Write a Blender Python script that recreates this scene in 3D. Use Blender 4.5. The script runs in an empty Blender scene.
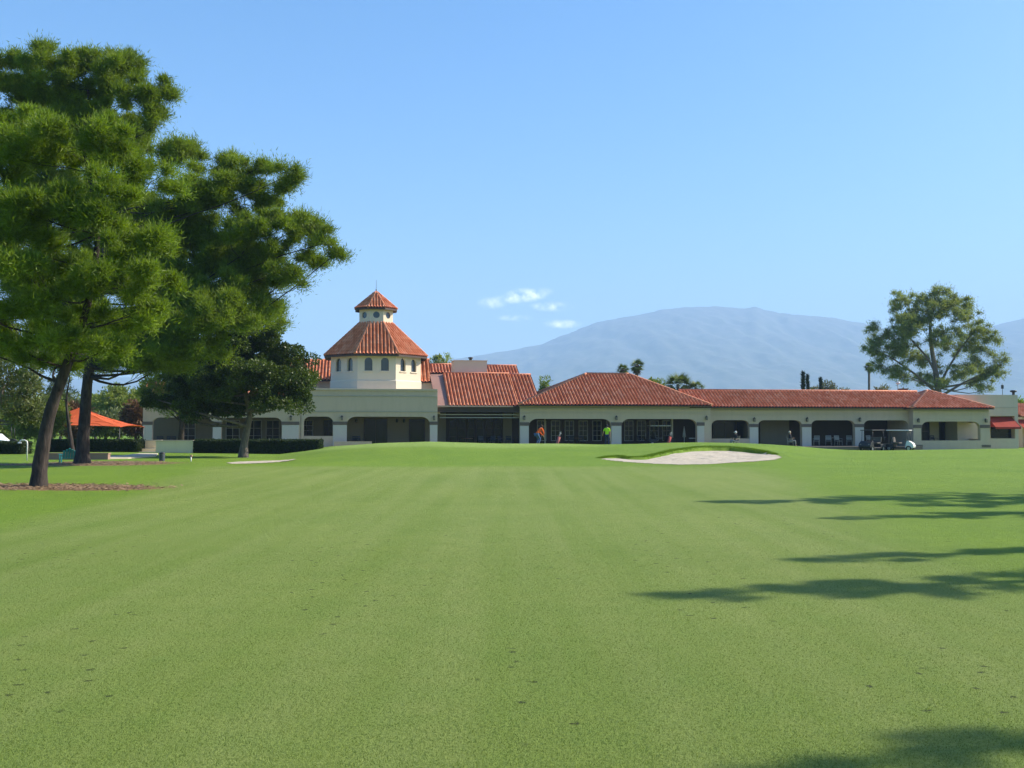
import bpy, bmesh, math, random
import numpy as np
from mathutils import Vector, Matrix
random.seed(7); rng = np.random.default_rng(7)
R = math.radians
sc = bpy.context.scene
col = sc.collection

# ------------------------------------------------------------------ camera
F = 1000.0; HOR = 428.0; EYE = 1.6
TH = math.atan((HOR - 384) / F)
cam_d = bpy.data.cameras.new('camera'); cam = bpy.data.objects.new('camera', cam_d); col.objects.link(cam)
cam_d.sensor_width = 36; cam_d.lens = 36 * F / 1024
cam_d.clip_start = 0.1; cam_d.clip_end = 40000
cam.location = (0, 0, EYE); cam.rotation_euler = (math.pi / 2 + TH, 0, 0)
sc.camera = cam
ST, CT = math.sin(TH), math.cos(TH)
def ray(px, py):
    u = (px - 512) / F; v = (384 - py) / F
    y = CT - v * ST
    return u / y, (ST + v * CT) / y          # X per Y, Z per Y
def at(px, py, Y):
    a, b = ray(px, py); return Vector((a * Y, Y, EYE + b * Y))

# ------------------------------------------------------------------ helpers
def tag(o, label=None, cat=None, group=None, kind=None):
    if label: o['label'] = label
    if cat: o['category'] = cat
    if group: o['group'] = group
    if kind: o['kind'] = kind
    return o
def empty(name, loc=(0, 0, 0), rz=0.0, parent=None):
    o = bpy.data.objects.new(name, None); col.objects.link(o)
    o.location = loc; o.rotation_euler = (0, 0, rz); o.empty_display_size = .2
    if parent: o.parent = parent
    return o
def copy_tree(o, parent=None):
    c = o.copy(); col.objects.link(c)
    if parent: c.parent = parent
    for ch in list(o.children): copy_tree(ch, c)
    return c
def np_mesh(name, verts, faces_n, mat, parent=None, loops=None, smooth=False, tint=None):
    """verts (V,3); faces_n = verts per face (int, uniform, consecutive) or loops array + int"""
    me = bpy.data.meshes.new(name)
    V = len(verts); me.vertices.add(V); me.vertices.foreach_set('co', np.asarray(verts, np.float32).ravel())
    if loops is None: loops = np.arange(V, dtype=np.int32)
    nl = len(loops); nf = nl // faces_n
    me.loops.add(nl); me.loops.foreach_set('vertex_index', np.asarray(loops, np.int32))
    me.polygons.add(nf); me.polygons.foreach_set('loop_start', np.arange(0, nl, faces_n, dtype=np.int32))
    me.polygons.foreach_set('loop_total', np.full(nf, faces_n, np.int32))
    if smooth: me.polygons.foreach_set('use_smooth', np.ones(nf, bool))
    if tint is not None:
        a = me.attributes.new('tint', 'FLOAT', 'POINT'); a.data.foreach_set('value', np.asarray(tint, np.float32))
    me.update(calc_edges=True); me.materials.append(mat)
    o = bpy.data.objects.new(name, me); col.objects.link(o)
    if parent: o.parent = parent
    return o
class MB:
    def __init__(s): s.v = []; s.f = []; s.sm = []
    def poly(s, pts, smooth=False):
        n = len(s.v); s.v += [tuple(p) for p in pts]; s.f.append(tuple(range(n, n + len(pts)))); s.sm.append(smooth)
    def box(s, x0, x1, y0, y1, z0, z1, M=None):
        p = [(x0,y0,z0),(x1,y0,z0),(x1,y1,z0),(x0,y1,z0),(x0,y0,z1),(x1,y0,z1),(x1,y1,z1),(x0,y1,z1)]
        if M is not None: p = [tuple(M @ Vector(q)) for q in p]
        n = len(s.v); s.v += p
        for f in ((0,3,2,1),(4,5,6,7),(0,1,5,4),(1,2,6,5),(2,3,7,6),(3,0,4,7)):
            s.f.append(tuple(n + i for i in f)); s.sm.append(False)
        return s
    def tube(s, path, rad, seg=8, caps=True):
        path = [Vector(p) for p in path]
        if not hasattr(rad, '__len__'): rad = [rad] * len(path)
        n0 = len(s.v); ref = Vector((0.31, 0.2, 0.93)).normalized()
        for i, p in enumerate(path):
            t = (path[min(i+1, len(path)-1)] - path[max(i-1, 0)]).normalized()
            r = ref if abs(t.dot(ref)) < .95 else Vector((1, 0, 0))
            a = t.cross(r).normalized(); b = t.cross(a)
            for k in range(seg):
                w = 2 * math.pi * k / seg
                s.v.append(tuple(p + (a * math.cos(w) + b * math.sin(w)) * rad[i]))
        for i in range(len(path) - 1):
            for k in range(seg):
                k2 = (k + 1) % seg
                s.f.append((n0+i*seg+k, n0+i*seg+k2, n0+(i+1)*seg+k2, n0+(i+1)*seg+k)); s.sm.append(True)
        if caps:
            s.f.append(tuple(n0 + k for k in reversed(range(seg)))); s.sm.append(False)
            e = n0 + (len(path) - 1) * seg
            s.f.append(tuple(e + k for k in range(seg))); s.sm.append(False)
        return s
    def lathe(s, prof, c=(0, 0, 0), seg=16, smooth=True, axis='z', a0=0.0):
        n0 = len(s.v)
        for r, z in prof:
            for k in range(seg):
                w = 2 * math.pi * k / seg + a0
                x, y = r * math.cos(w), r * math.sin(w)
                q = (x, y, z) if axis == 'z' else ((z, x, y) if axis == 'x' else (x, z, y))
                s.v.append((c[0]+q[0], c[1]+q[1], c[2]+q[2]))
        for i in range(len(prof) - 1):
            for k in range(seg):
                k2 = (k + 1) % seg
                s.f.append((n0+i*seg+k, n0+i*seg+k2, n0+(i+1)*seg+k2, n0+(i+1)*seg+k)); s.sm.append(smooth)
        return s
    def build(s, name, mat, parent=None, bevel=0.0):
        me = bpy.data.meshes.new(name); me.from_pydata(s.v, [], s.f)
        me.polygons.foreach_set('use_smooth', s.sm); me.update()
        bm = bmesh.new(); bm.from_mesh(me)
        if bevel:
            bmesh.ops.remove_doubles(bm, verts=bm.verts, dist=1e-5)
            bmesh.ops.bevel(bm, geom=[e for e in bm.edges if e.is_manifold and e.calc_face_angle(0) > .5], offset=bevel, segments=2, affect='EDGES', profile=.5, clamp_overlap=True)
        bmesh.ops.recalc_face_normals(bm, faces=bm.faces)
        bm.to_mesh(me); bm.free()
        me.materials.append(mat)
        o = bpy.data.objects.new(name, me); col.objects.link(o)
        if parent: o.parent = parent
        return o
def sstep(a, b, x): 
    t = np.clip((x - a) / (b - a), 0, 1); return t * t * (3 - 2 * t)
def vnoise(x, y, seed=0):
    """smooth value noise, numpy"""
    x = np.asarray(x, float); y = np.asarray(y, float)
    xi = np.floor(x).astype(np.int64); yi = np.floor(y).astype(np.int64); xf = x - xi; yf = y - yi
    def h(a, b):
        n = (a * 374761393 + b * 668265263 + seed * 974711) & 0x7fffffff
        n = ((n ^ (n >> 13)) * 1274126177) & 0x7fffffff
        return ((n ^ (n >> 16)) & 0xffff) / 65535.0
    u = xf*xf*(3-2*xf); v = yf*yf*(3-2*yf)
    return (h(xi,yi)*(1-u)+h(xi+1,yi)*u)*(1-v)+(h(xi,yi+1)*(1-u)+h(xi+1,yi+1)*u)*v
def fbm(x, y, o=4, seed=0, gain=.5):
    a = 1.0; s = 0; t = 0
    for i in range(o):
        s = s + a * vnoise(x * 2**i, y * 2**i, seed + i); t += a; a *= gain
    return s / t

# ------------------------------------------------------------------ materials
class NT:
    def __init__(s, name):
        s.m = bpy.data.materials.new(name); s.m.use_nodes = True; s.t = s.m.node_tree
        s.t.nodes.clear(); s.out = s.n('ShaderNodeOutputMaterial')
    def n(s, typ, **kw):
        x = s.t.nodes.new(typ)
        for k, v in kw.items(): setattr(x, k, v)
        return x
    def l(s, a, b): s.t.links.new(a, b)
    def val(s, sock, v):
        if isinstance(v, bpy.types.NodeSocket): s.l(v, sock)
        else: sock.default_value = v
    def coord(s, scale=(1, 1, 1), kind='Object'):
        c = s.n('ShaderNodeTexCoord'); m = s.n('ShaderNodeMapping'); m.inputs['Scale'].default_value = scale
        s.l(c.outputs[kind], m.inputs[0]); return m.outputs[0]
    def noise(s, vec, scale, detail=4, rough=.55):
        x = s.n('ShaderNodeTexNoise'); x.inputs['Scale'].default_value = scale; x.inputs['Detail'].default_value = detail
        x.inputs['Roughness'].default_value = rough; s.l(vec, x.inputs['Vector']); return x.outputs['Fac']
    def ramp(s, fac, stops):
        x = s.n('ShaderNodeValToRGB'); e = x.color_ramp.elements
        while len(e) < len(stops): e.new(.5)
        for i, (p, c) in enumerate(stops):
            e[i].position = p; e[i].color = (c, c, c, 1) if not hasattr(c, '__len__') else (*c, 1)
        s.l(fac, x.inputs[0]); return x.outputs[0]
    def mix(s, fac, a, b, mode='MIX'):
        x = s.n('ShaderNodeMix', data_type='RGBA', blend_type=mode)
        s.val(x.inputs[0], fac); 
        for i, v in ((6, a), (7, b)):
            s.val(x.inputs[i], v if isinstance(v, bpy.types.NodeSocket) else (*v, 1) if len(v) == 3 else v)
        return x.outputs[2]
    def math(s, op, a, b=0.0, c=0.0, clamp=False):
        x = s.n('ShaderNodeMath', operation=op, use_clamp=clamp); s.val(x.inputs[0], a); s.val(x.inputs[1], b); s.val(x.inputs[2], c); return x.outputs[0]
    def attr(s, name):
        x = s.n('ShaderNodeAttribute'); x.attribute_name = name; return x
    def bump(s, h, strength=.3, dist=.02):
        x = s.n('ShaderNodeBump'); x.inputs['Strength'].default_value = strength; x.inputs['Distance'].default_value = dist
        s.l(h, x.inputs['Height']); return x.outputs[0]
    def bsdf(s, base, rough=.8, spec=.3, metal=0.0, normal=None, **kw):
        b = s.n('ShaderNodeBsdfPrincipled')
        s.val(b.inputs['Base Color'], base if isinstance(base, bpy.types.NodeSocket) else (*base, 1))
        s.val(b.inputs['Roughness'], rough); s.val(b.inputs['Specular IOR Level'], spec); b.inputs['Metallic'].default_value = metal
        if normal is not None: s.l(normal, b.inputs['Normal'])
        for k, v in kw.items(): b.inputs[k.replace('_', ' ')].default_value = v
        s.l(b.outputs[0], s.out.inputs[0]); return b
def simple(name, c, rough=.6, spec=.4, metal=0.0, var=.12, scale=3.0, bump=0.0, bs=40):
    t = NT(name); v = t.coord()
    f = t.noise(v, scale, 5)
    k = t.ramp(f, [(.25, tuple(x * (1 - var) for x in c)), (.75, tuple(min(1, x * (1 + var)) for x in c))])
    nm = t.bump(t.noise(v, bs, 4), bump, .02) if bump else None
    t.bsdf(k, rough, spec, metal, nm); return t.m
def leafmat(name, dark, light, trans=.35, sat=1.0, rough=.55):
    t = NT(name); a = t.attr('tint').outputs['Fac']
    v = t.coord(); f = t.noise(v, .9, 3)
    c = t.mix(a, dark, light)
    c = t.mix(t.math('MULTIPLY', f, .55), c, tuple(x * .55 for x in dark))
    b = t.bsdf(c, rough, .25)
    tr = t.n('ShaderNodeBsdfTranslucent'); tc = t.mix(1.0, c, (1.25, 1.3, .55), 'MULTIPLY'); t.l(tc, tr.inputs[0])
    m = t.n('ShaderNodeMixShader'); m.inputs[0].default_value = trans
    t.l(b.outputs[0], m.inputs[1]); t.l(tr.outputs[0], m.inputs[2]); t.l(m.outputs[0], t.out.inputs[0])
    return t.m
def barkmat(name, c1, c2):
    t = NT(name); v = t.coord((1, 1, .28))
    f = t.noise(v, 9, 6, .65); w = t.n('ShaderNodeTexVoronoi'); w.inputs['Scale'].default_value = 7; t.l(v, w.inputs[0])
    h = t.math('ADD', f, t.math('MULTIPLY', w.outputs['Distance'], .6))
    t.bsdf(t.ramp(f, [(.3, c1), (.72, c2)]), .9, .15, normal=t.bump(h, .9, .06)); return t.m
def stucco(name, c, stain=.14):
    t = NT(name); v = t.coord(); vs = t.coord((1.5, 1.5, .25))
    f = t.noise(v, .7, 5); g = t.noise(vs, 1.6, 5, .7); 
    k = t.mix(t.math('MULTIPLY', t.ramp(g, [(.45, 0), (.8, 1)]), stain * 2.2), c, tuple(x * .68 for x in c))
    k = t.mix(t.math('MULTIPLY', f, stain), k, tuple(x * .8 for x in c))
    t.bsdf(k, .92, .15, normal=t.bump(t.noise(v, 35, 4), .35, .01)); return t.m
M = {}
M['stucco'] = stucco('stucco_beige', (.60, .46, .325))
M['tower'] = stucco('stucco_cream', (.72, .61, .46), .06)
M['warm'] = stucco('stucco_warm', (.62, .50, .34))
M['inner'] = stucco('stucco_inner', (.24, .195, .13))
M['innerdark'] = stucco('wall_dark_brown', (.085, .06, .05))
M['pier'] = stucco('pier_white', (.60, .54, .46), .08)
M['band'] = simple('band_brown', (.15, .11, .09), .8)
M['trim'] = simple('trim_grey', (.42, .36, .27), .7)
M['copper'] = simple('gutter_copper', (.62, .36, .26), .5, var=.08)
M['panel'] = simple('brown_metal_panel', (.30, .17, .13), .6, var=.1, scale=.6)
M['dark'] = simple('dark_metal', (.025, .025, .025), .45)
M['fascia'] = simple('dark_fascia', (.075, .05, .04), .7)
M['white'] = simple('white_paint', (.75, .75, .73), .4, var=.05)
M['offwhite'] = simple('offwhite_frame', (.34, .31, .26), .5, var=.05)
M['glass'] = simple('dark_glass', (.008, .009, .010), .12, .25, var=.3, scale=1)
M['skylight'] = simple('window_glass', (.03, .045, .06), .12, .7, var=.2, scale=1)
M['concrete'] = simple('concrete', (.52, .45, .34), .9, .2, var=.12, scale=1.3, bump=.3)
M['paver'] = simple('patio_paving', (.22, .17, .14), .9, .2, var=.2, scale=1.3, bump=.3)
M['flatroof'] = simple('flat_roof', (.6, .55, .48), .9, .2, var=.12, scale=.7)
M['awning'] = simple('red_canvas', (.32, .045, .028), .85, .15, var=.12, scale=1.4)
M['canopy'] = simple('orange_canvas', (.52, .10, .03), .85, .15, var=.1, scale=1.4)
M['pinkwall'] = stucco('pinkish_wall', (.34, .22, .18))
M['beigewall'] = stucco('beige_wall', (.80, .67, .46))  # paler base colour stands in for sunlight the terrace wall face misses
M['teal'] = simple('teal_plastic', (.03, .32, .30), .5)
M['wood'] = simple('brown_wood', (.22, .10, .05), .6, var=.3, scale=8)
M['bark'] = barkmat('pine_bark', (.022, .018, .016), (.09, .072, .06))
M['bark2'] = barkmat('grey_bark', (.09, .075, .06), (.24, .20, .17))
M['rubber'] = simple('rubber', (.02, .02, .02), .8)
M['cushion'] = simple('grey_cushion', (.10, .09, .08), .7)
M['rubberseat'] = simple('dark_seat', (.05, .05, .055), .6)
M['rim'] = simple('steel_rim', (.45, .45, .46), .35, metal=.8)
M['lamp'] = simple('lantern_glass', (.25, .22, .16), .3)
M['pine'] = leafmat('pine_needles', (.095, .155, .014), (.28, .39, .034), .45)
M['pine2'] = leafmat('pine_needles_back', (.095, .150, .016), (.28, .38, .038), .45)
M['pine3'] = leafmat('pine_needles_far', (.15, .185, .065), (.34, .39, .14), .42)
M['broad'] = leafmat('broad_leaves', (.035, .060, .010), (.115, .165, .025), .25, rough=.42)
M['olive'] = leafmat('olive_leaves', (.09, .115, .045), (.23, .27, .115), .3)
M['shrub'] = leafmat('shrub_leaves', (.12, .17, .03), (.32, .38, .08), .35)
M['brownshrub'] = leafmat('reddish_leaves', (.09, .045, .02), (.25, .13, .05), .2)
M['hedge'] = leafmat('hedge_leaves', (.018, .034, .010), (.055, .09, .022), .2)
M['palm'] = leafmat('palm_leaves', (.06, .10, .02), (.22, .28, .07), .3)
M['skirt'] = leafmat('dead_fronds', (.10, .075, .05), (.24, .19, .12), .1)
M['cypress'] = leafmat('cypress_leaves', (.014, .028, .012), (.04, .065, .025), .1)
M['desert'] = leafmat('desert_bush_leaves', (.12, .12, .075), (.25, .24, .15), .2)
M['skin'] = simple('skin', (.50, .30, .21), .55, var=.04)
def cloth(n, c): return simple(n, c, .85, .15, var=.1, scale=6)
M['c_orange'] = cloth('orange_knit', (.80, .13, .02)); M['c_lime'] = cloth('lime_jersey', (.50, .85, .03))
M['c_navy'] = cloth('navy_cloth', (.03, .04, .09)); M['c_jean'] = cloth('blue_denim', (.07, .12, .24)); M['c_dark'] = cloth('dark_cloth', (.03, .03, .035))
M['c_grey'] = cloth('grey_cloth', (.25, .25, .26)); M['c_white'] = cloth('white_cloth', (.7, .7, .68))
M['hair'] = cloth('brown_hair', (.06, .035, .02)); M['hairw'] = cloth('pale_hair', (.55, .45, .33))

def tilemat():
    t = NT('clay_tiles'); uv = t.n('ShaderNodeUVMap').outputs[0]
    fl = t.n('ShaderNodeVectorMath', operation='FLOOR'); t.l(uv, fl.inputs[0])
    wn = t.n('ShaderNodeTexWhiteNoise', noise_dimensions='2D'); t.l(fl.outputs[0], wn.inputs['Vector'])
    c = t.ramp(wn.outputs['Value'], [(0, (.64, .19, .085)), (.35, (.74, .24, .115)), (.7, (.78, .28, .145)), (1, (.82, .36, .21))])
    v = t.coord(); f = t.noise(v, .5, 5, .7)
    c = t.mix(t.ramp(f, [(.5, 0), (.8, .35)]), c, (.22, .09, .055))
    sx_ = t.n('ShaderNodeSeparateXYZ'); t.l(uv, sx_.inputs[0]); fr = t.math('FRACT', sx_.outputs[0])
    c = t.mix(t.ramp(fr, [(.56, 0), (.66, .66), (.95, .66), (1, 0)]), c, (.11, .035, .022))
    t.bsdf(c, .8, .2, normal=t.bump(t.noise(v, 30, 3), .3, .01)); return t.m
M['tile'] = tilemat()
M['ridge'] = simple('ridge_tiles', (.60, .24, .14), .8, .2, var=.25, scale=2.5)

# ------------------------------------------------------------------ terrain
cr_px = [-3000, 0, 120, 200, 280, 305, 330, 380, 430, 500, 560, 600, 640, 670, 700, 740, 770, 800, 840, 880, 940, 1000, 1100, 4000]
cr_py = [452, 452, 452, 453, 454, 451, 447.5, 443.8, 442.2, 444.3, 444.3, 445.2, 444.6, 443.4, 443.0, 443.6, 445.2, 447.4, 451.4, 451.6, 450.6, 449.6, 449.5, 449.5]
YC = 66.0
cr_x = [(p - 512) / F * YC for p in cr_px]; cr_z = [EYE - (y - HOR) / F * YC for y in cr_py]
def gbase(X, Y):
    X = np.asarray(X, float); Y = np.asarray(Y, float)
    Xc = X / np.maximum(Y, 30) * YC
    zc = np.interp(Xc, cr_x, cr_z); zf = np.interp(Xc, [-25, -12, 18, 24, 40], [-.05, -.05, -.05, -.42, -.38])
    a = sstep(43, 63, Y); b = sstep(69, 82, Y)
    z = zc * a * (1 - b) + zf * b
    z = z + (fbm(X / 9, Y / 9, 3, 5) - .5) * .10 * sstep(6, 20, Y) * (1 - sstep(60, 70, Y))
    return z
def onbase(px, py, f=None):
    f = f or gbase; a, b = ray(px, py); prev = 3.0
    for Y in np.arange(3.0, 95, .1):
        if EYE + b * Y <= float(f(a * Y, Y)): return (a * Y, Y)
    return (a * 95, 95)
bunker1 = [(600,458.6),(607,457.3),(618,456.4),(630,457.6),(643,457.6),(655,455.4),(668,452.2),(682,450),(697,448.1),(712,447.5),(730,447.8),(748,449.3),(764,451.6),(776,455.0),(782,457.4),(774,460),(755,461.6),(730,463),(705,464.4),(680,464.8),(655,464),(630,462.4),(610,460.6)]
bunker2 = [(226,463),(236,461.6),(252,460.6),(268,460),(282,459.4),(295,458.8),(293,460.2),(282,461.8),(266,463),(245,463.8),(232,463.9)]
polys = []
for bp in (bunker1, bunker2):
    polys.append(np.array([onbase(*p) for p in bp]))
def poly_dist(P, X, Y):
    """signed distance, positive inside"""
    X = np.asarray(X, float); Y = np.asarray(Y, float)
    d = np.full(X.shape, 1e9); ins = np.zeros(X.shape, bool); n = len(P)
    for i in range(n):
        x0, y0 = P[i]; x1, y1 = P[(i+1) % n]
        ex, ey = x1-x0, y1-y0; t = np.clip(((X-x0)*ex+(Y-y0)*ey)/(ex*ex+ey*ey+1e-12), 0, 1)
        d = np.minimum(d, np.hypot(X-x0-t*ex, Y-y0-t*ey))
        c = ((y0 > Y) != (y1 > Y)) & (X < (x1-x0)*(Y-y0)/((y1-y0) if abs(y1-y0) > 1e-9 else 1e-9)+x0)
        ins ^= c
    return np.where(ins, d, -d)
def sand_drop(i, X, Y):
    P = polys[i]; n0 = (17, 7)[i]          # the near edge is flush with the turf, the far edge drops under a lip
    X = np.asarray(X, float); Y = np.asarray(Y, float)
    k = int(np.argmin(P[:, 1])); fr = P[(np.argmax(P[:, 0])):] if i == 0 else P[5:]
    fr = fr[np.argsort(fr[:, 0])]
    yf = np.interp(X, fr[:, 0], fr[:, 1])
    t = sstep(.3, 6.0, Y - yf)
    return (.12 + .07 * sstep(.4, .75, (X - P[:,0].min()) / np.ptp(P[:,0])) if i == 0 else .04) * t + .002
def ground_z(X, Y):
    z = gbase(X, Y)
    for i, P in enumerate(polys):
        d = poly_dist(P, X, Y)
        d = d + (fbm(np.asarray(X)*2.2, np.asarray(Y)*2.2, 2, 9) - .5) * .25
        k = sstep(0, .22, d)
        z = z - k * (sand_drop(i, X, Y) + .06)
        if i == 0: z = z + .07 * np.exp(-((d + .45) / .4) ** 2) * sstep(.3, .8, (np.asarray(Y) - P[:,1].min()) / (P[:,1].max() - P[:,1].min()))
    return z
def gz(x, y): return float(ground_z(np.array([x]), np.array([y]))[0])
def onground(px, py):
    x, y = onbase(px, py); return Vector((x, y, gz(x, y)))

def lines(segs):
    out = []
    for a, b, st in segs: out += list(np.arange(a, b, st))
    return np.array(sorted(set(np.round(out, 4))))
b1 = polys[0]; bx0, bx1, by0, by1 = b1[:,0].min()-.8, b1[:,0].max()+.8, b1[:,1].min()-.8, b1[:,1].max()+1.2
gx = lines([(-9000,-600,1400),(-600,-80,60),(-80,-40,2.5),(-40,bx0,.4),(bx0,bx1,.14),(bx1,45,.45),(45,80,2.5),(80,600,60),(600,9001,1400)])
gy = lines([(-60,1,6),(1,44,.45),(44,by0,.3) if by0 > 44 else (44,44.1,.3),(by0,by1,.16),(by1,84,.35),(84,130,2.0),(130,600,60),(600,9001,1400)])
gy = np.array(sorted(set(np.round(gy, 3)))); keep = [gy[0]]
for v in gy[1:]:
    if v - keep[-1] > .1: keep.append(v)
gy = np.array(keep)
GX, GY = np.meshgrid(gx, gy); GZ = ground_z(GX.ravel(), GY.ravel()).reshape(GX.shape)
nx, ny = len(gx), len(gy)
idx = np.arange(nx*ny).reshape(ny, nx)
loops = np.stack([idx[:-1,:-1], idx[:-1,1:], idx[1:,1:], idx[1:,:-1]], -1).ravel()
def grassmat():
    t = NT('turf'); v = t.coord()
    z = t.attr('zone'); sp = t.n('ShaderNodeSeparateColor'); t.l(z.outputs['Color'], sp.inputs[0])
    rough_, green_, mulch_ = sp.outputs[0], sp.outputs[1], sp.outputs[2]
    n1 = t.noise(v, .22, 5, .6); n2 = t.noise(v, 2.2, 5, .6); n3 = t.noise(v, 38, 3, .7); n4 = t.noise(v, 160, 2, .7)
    vst = t.coord((1.0, .03, 1)); nst = t.noise(vst, 1.7, 3, .5)           # mowing passes along the fairway
    fw = t.mix(t.ramp(n1, [(.35, 0), (.65, 1)]), (.190, .252, .040), (.142, .215, .026))
    fw = t.mix(t.ramp(nst, [(.36, 0), (.64, .48)]), fw, (.262, .302, .086))
    fw = t.mix(t.ramp(n2, [(.4, 0), (.75, .4)]), fw, (.120, .215, .025))
    rg = t.mix(t.ramp(n1, [(.35, 0), (.65, 1)]), (.115, .215, .004), (.160, .265, .006))
    rg = t.mix(t.ramp(n2, [(.35, 0), (.8, .5)]), rg, (.070, .160, .006))
    gr = t.mix(n2, (.20, .31, .05), (.24, .34, .065))
    c = t.mix(rough_, fw, rg); c = t.mix(green_, c, gr)
    # blades: pale tips against darker thatch
    c = t.mix(t.ramp(n3, [(.36, .55), (.54, 0)]), c, (.050, .105, .010))
    c = t.mix(t.ramp(n4, [(.5, 0), (.72, .6)]), c, (.38, .46, .17))
    # divots and scuffs
    vo = t.n('ShaderNodeTexVoronoi', voronoi_dimensions='2D'); vo.inputs['Scale'].default_value = 2.4; vo.inputs['Randomness'].default_value = 1; t.l(v, vo.inputs['Vector'])
    dd = t.math('ADD', vo.outputs['Distance'], t.math('MULTIPLY', t.math('SUBTRACT', t.noise(v, 30, 3, .7), .5), .34))
    clus = t.ramp(t.noise(t.coord((1, .35, 1)), .75, 2), [(.53, 0), (.57, 1)])
    dv = t.math('MULTIPLY', t.ramp(dd, [(.03, 1), (.07, 0)]), clus)
    c = t.mix(t.math('MULTIPLY', dv, .9), c, (.030, .035, .012))
    mm = t.ramp(t.math('ADD', mulch_, t.math('MULTIPLY', t.math('SUBTRACT', t.noise(v, 4.5, 6, .75), .5), 1.5)), [(.46, 0), (.56, 1)])
    mc = t.ramp(t.noise(v, 3.2, 8, .8), [(.3, (.08, .05, .025)), (.5, (.24, .145, .075)), (.7, (.46, .30, .17))])
    c = t.mix(mm, c, mc)
    h = t.math('ADD', t.math('MULTIPLY', n3, .7), t.math('MULTIPLY', n4, .4))
    h = t.math('ADD', h, t.math('MULTIPLY', n2, .6))
    t.bsdf(c, .8, .12, normal=t.bump(h, .8, .05)); return t.m
ground = np_mesh('ground', np.stack([GX.ravel(), GY.ravel(), GZ.ravel()], 1), 4, grassmat(), loops=loops, smooth=True)
tag(ground, 'mown green golf turf running from the fairway up to the clubhouse', None, None, 'structure')
t1 = onbase(40, 487); t2 = onbase(84, 463.5)
X, Y = GX.ravel(), GY.ravel(); PX = 512 + X / np.maximum(Y, 1) * F
edgeL = np.interp(Y, [4, 10, 14, 19, 25, 38, 43], [-9, -9, -8.4, -8.3, -9.5, -12, -13])
edgeR = np.interp(Y, [4, 8, 12, 20, 30, 40, 43], [4.6, 5.0, 5.4, 6.5, 8.5, 9.5, 9.0])
wob = (fbm(X / 5, Y / 5, 3, 3) - .5) * 1.6
rough_ = np.maximum(np.maximum(1 - sstep(-.4, .5, X - edgeL - wob), sstep(-1.3, 1.3, X - edgeR - wob)), sstep(40, 43, Y + wob))
rough_ = np.clip(rough_, 0, 1)
gm = sstep(-.5, .5, 1 - (((X - (-3.6)) / 9.2) ** 2 + ((Y - 65) / 7.5) ** 2) * 1.0)
gm = np.clip(gm, 0, 1)
def ell(cx, cy, rx, ry): return np.clip(1.32 - np.sqrt(((X - cx) / rx) ** 2 + ((Y - cy) / ry) ** 2) * .65, 0, 1)
mu = np.maximum.reduce([ell(t1[0]+.3, t1[1]+.0, 2.4, 1.1), ell(t2[0]+.6, t2[1], 2.6, 2.4), ell(t2[0]-3.4, t2[1]-1.2, 2.0, .9)])
mu = np.where(mu > .99, 1, mu)
ca = ground.data.attributes.new('zone', 'FLOAT_COLOR', 'POINT')
ca.data.foreach_set('color', np.stack([rough_, gm, mu, np.ones_like(mu)], 1).astype(np.float32).ravel())

def sandmat():
    t = NT('bunker_sand'); v = t.coord(); n = t.noise(v, 5, 5, .7); n2 = t.noise(v, 1.2, 3)
    c = t.mix(t.ramp(t.noise(v, 2.6, 4, .7), [(.5, 0), (.68, .55)]), t.ramp(n, [(.3, (.40, .35, .27)), (.7, (.55, .49, .385))]), (.26, .22, .165))
    t.bsdf(c, .95, .1, normal=t.bump(t.math('ADD', n, t.math('MULTIPLY', n2, 2)), .7, .08)); return t.m
sandm = sandmat()
for i, P in enumerate(polys):
    st = .16
    xs = np.arange(P[:,0].min()-.3, P[:,0].max()+.3, st); ys = np.arange(P[:,1].min()-.3, P[:,1].max()+.3, st)
    SX, SY = np.meshgrid(xs, ys); d = poly_dist(P, SX.ravel(), SY.ravel())
    Z = gbase(SX.ravel(), SY.ravel()) - sand_drop(i, SX.ravel(), SY.ravel()) - .0 + (fbm(SX.ravel()*1.4, SY.ravel()*1.4, 3, 21) - .5) * .10 * sstep(.1, .8, d)
    Z = Z + .012
    ok = d > -.10
    id_ = np.arange(len(d)).reshape(SX.shape)
    q = np.stack([id_[:-1,:-1], id_[:-1,1:], id_[1:,1:], id_[1:,:-1]], -1).reshape(-1, 4)
    q = q[ok[q].all(1)]
    used, inv = np.unique(q, return_inverse=True)
    V = np.stack([SX.ravel(), SY.ravel(), Z], 1)[used]
    o = np_mesh('bunker_sand', V, 4, sandm, loops=inv.ravel(), smooth=True)
    tag(o, ['broad pale sand bunker cut into the mound before the right arcade', 'thin sliver of pale sand under the dark round tree'][i], None, None, 'structure')

# ------------------------------------------------------------------ mountains
def mountainmat():
    t = NT('mountain_rock'); v = t.coord(); n = t.noise(v, .004, 8, .65); n2 = t.noise(v, .018, 6, .7)
    c = t.ramp(n2, [(.35, (.07, .085, .065)), (.6, (.13, .13, .11)), (.8, (.26, .24, .21))])
    t.bsdf(c, .95, .1); return t.m
YM = 7000.0
mp = [(-2500,395),(-900,385),(0,380),(300,374),(420,362),(445,360),(475,356),(500,352),(540,345),(560,336),(578,329),(592,324),(612,319),(640,314),(662,309),(680,307),(700,306.3),(722,306.8),(745,308.4),(755,305.8),(764,309.5),(780,313),(800,314.5),(830,317.5),(860,322),(880,327),(905,334),(935,339),(965,334),(985,327),(1005,322),(1024,318),(1080,308),(1200,312),(1500,330),(3000,380)]
mx = [ray(a, b)[0] * YM for a, b in mp]; mz = [EYE + ray(a, b)[1] * YM for a, b in mp]
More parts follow.
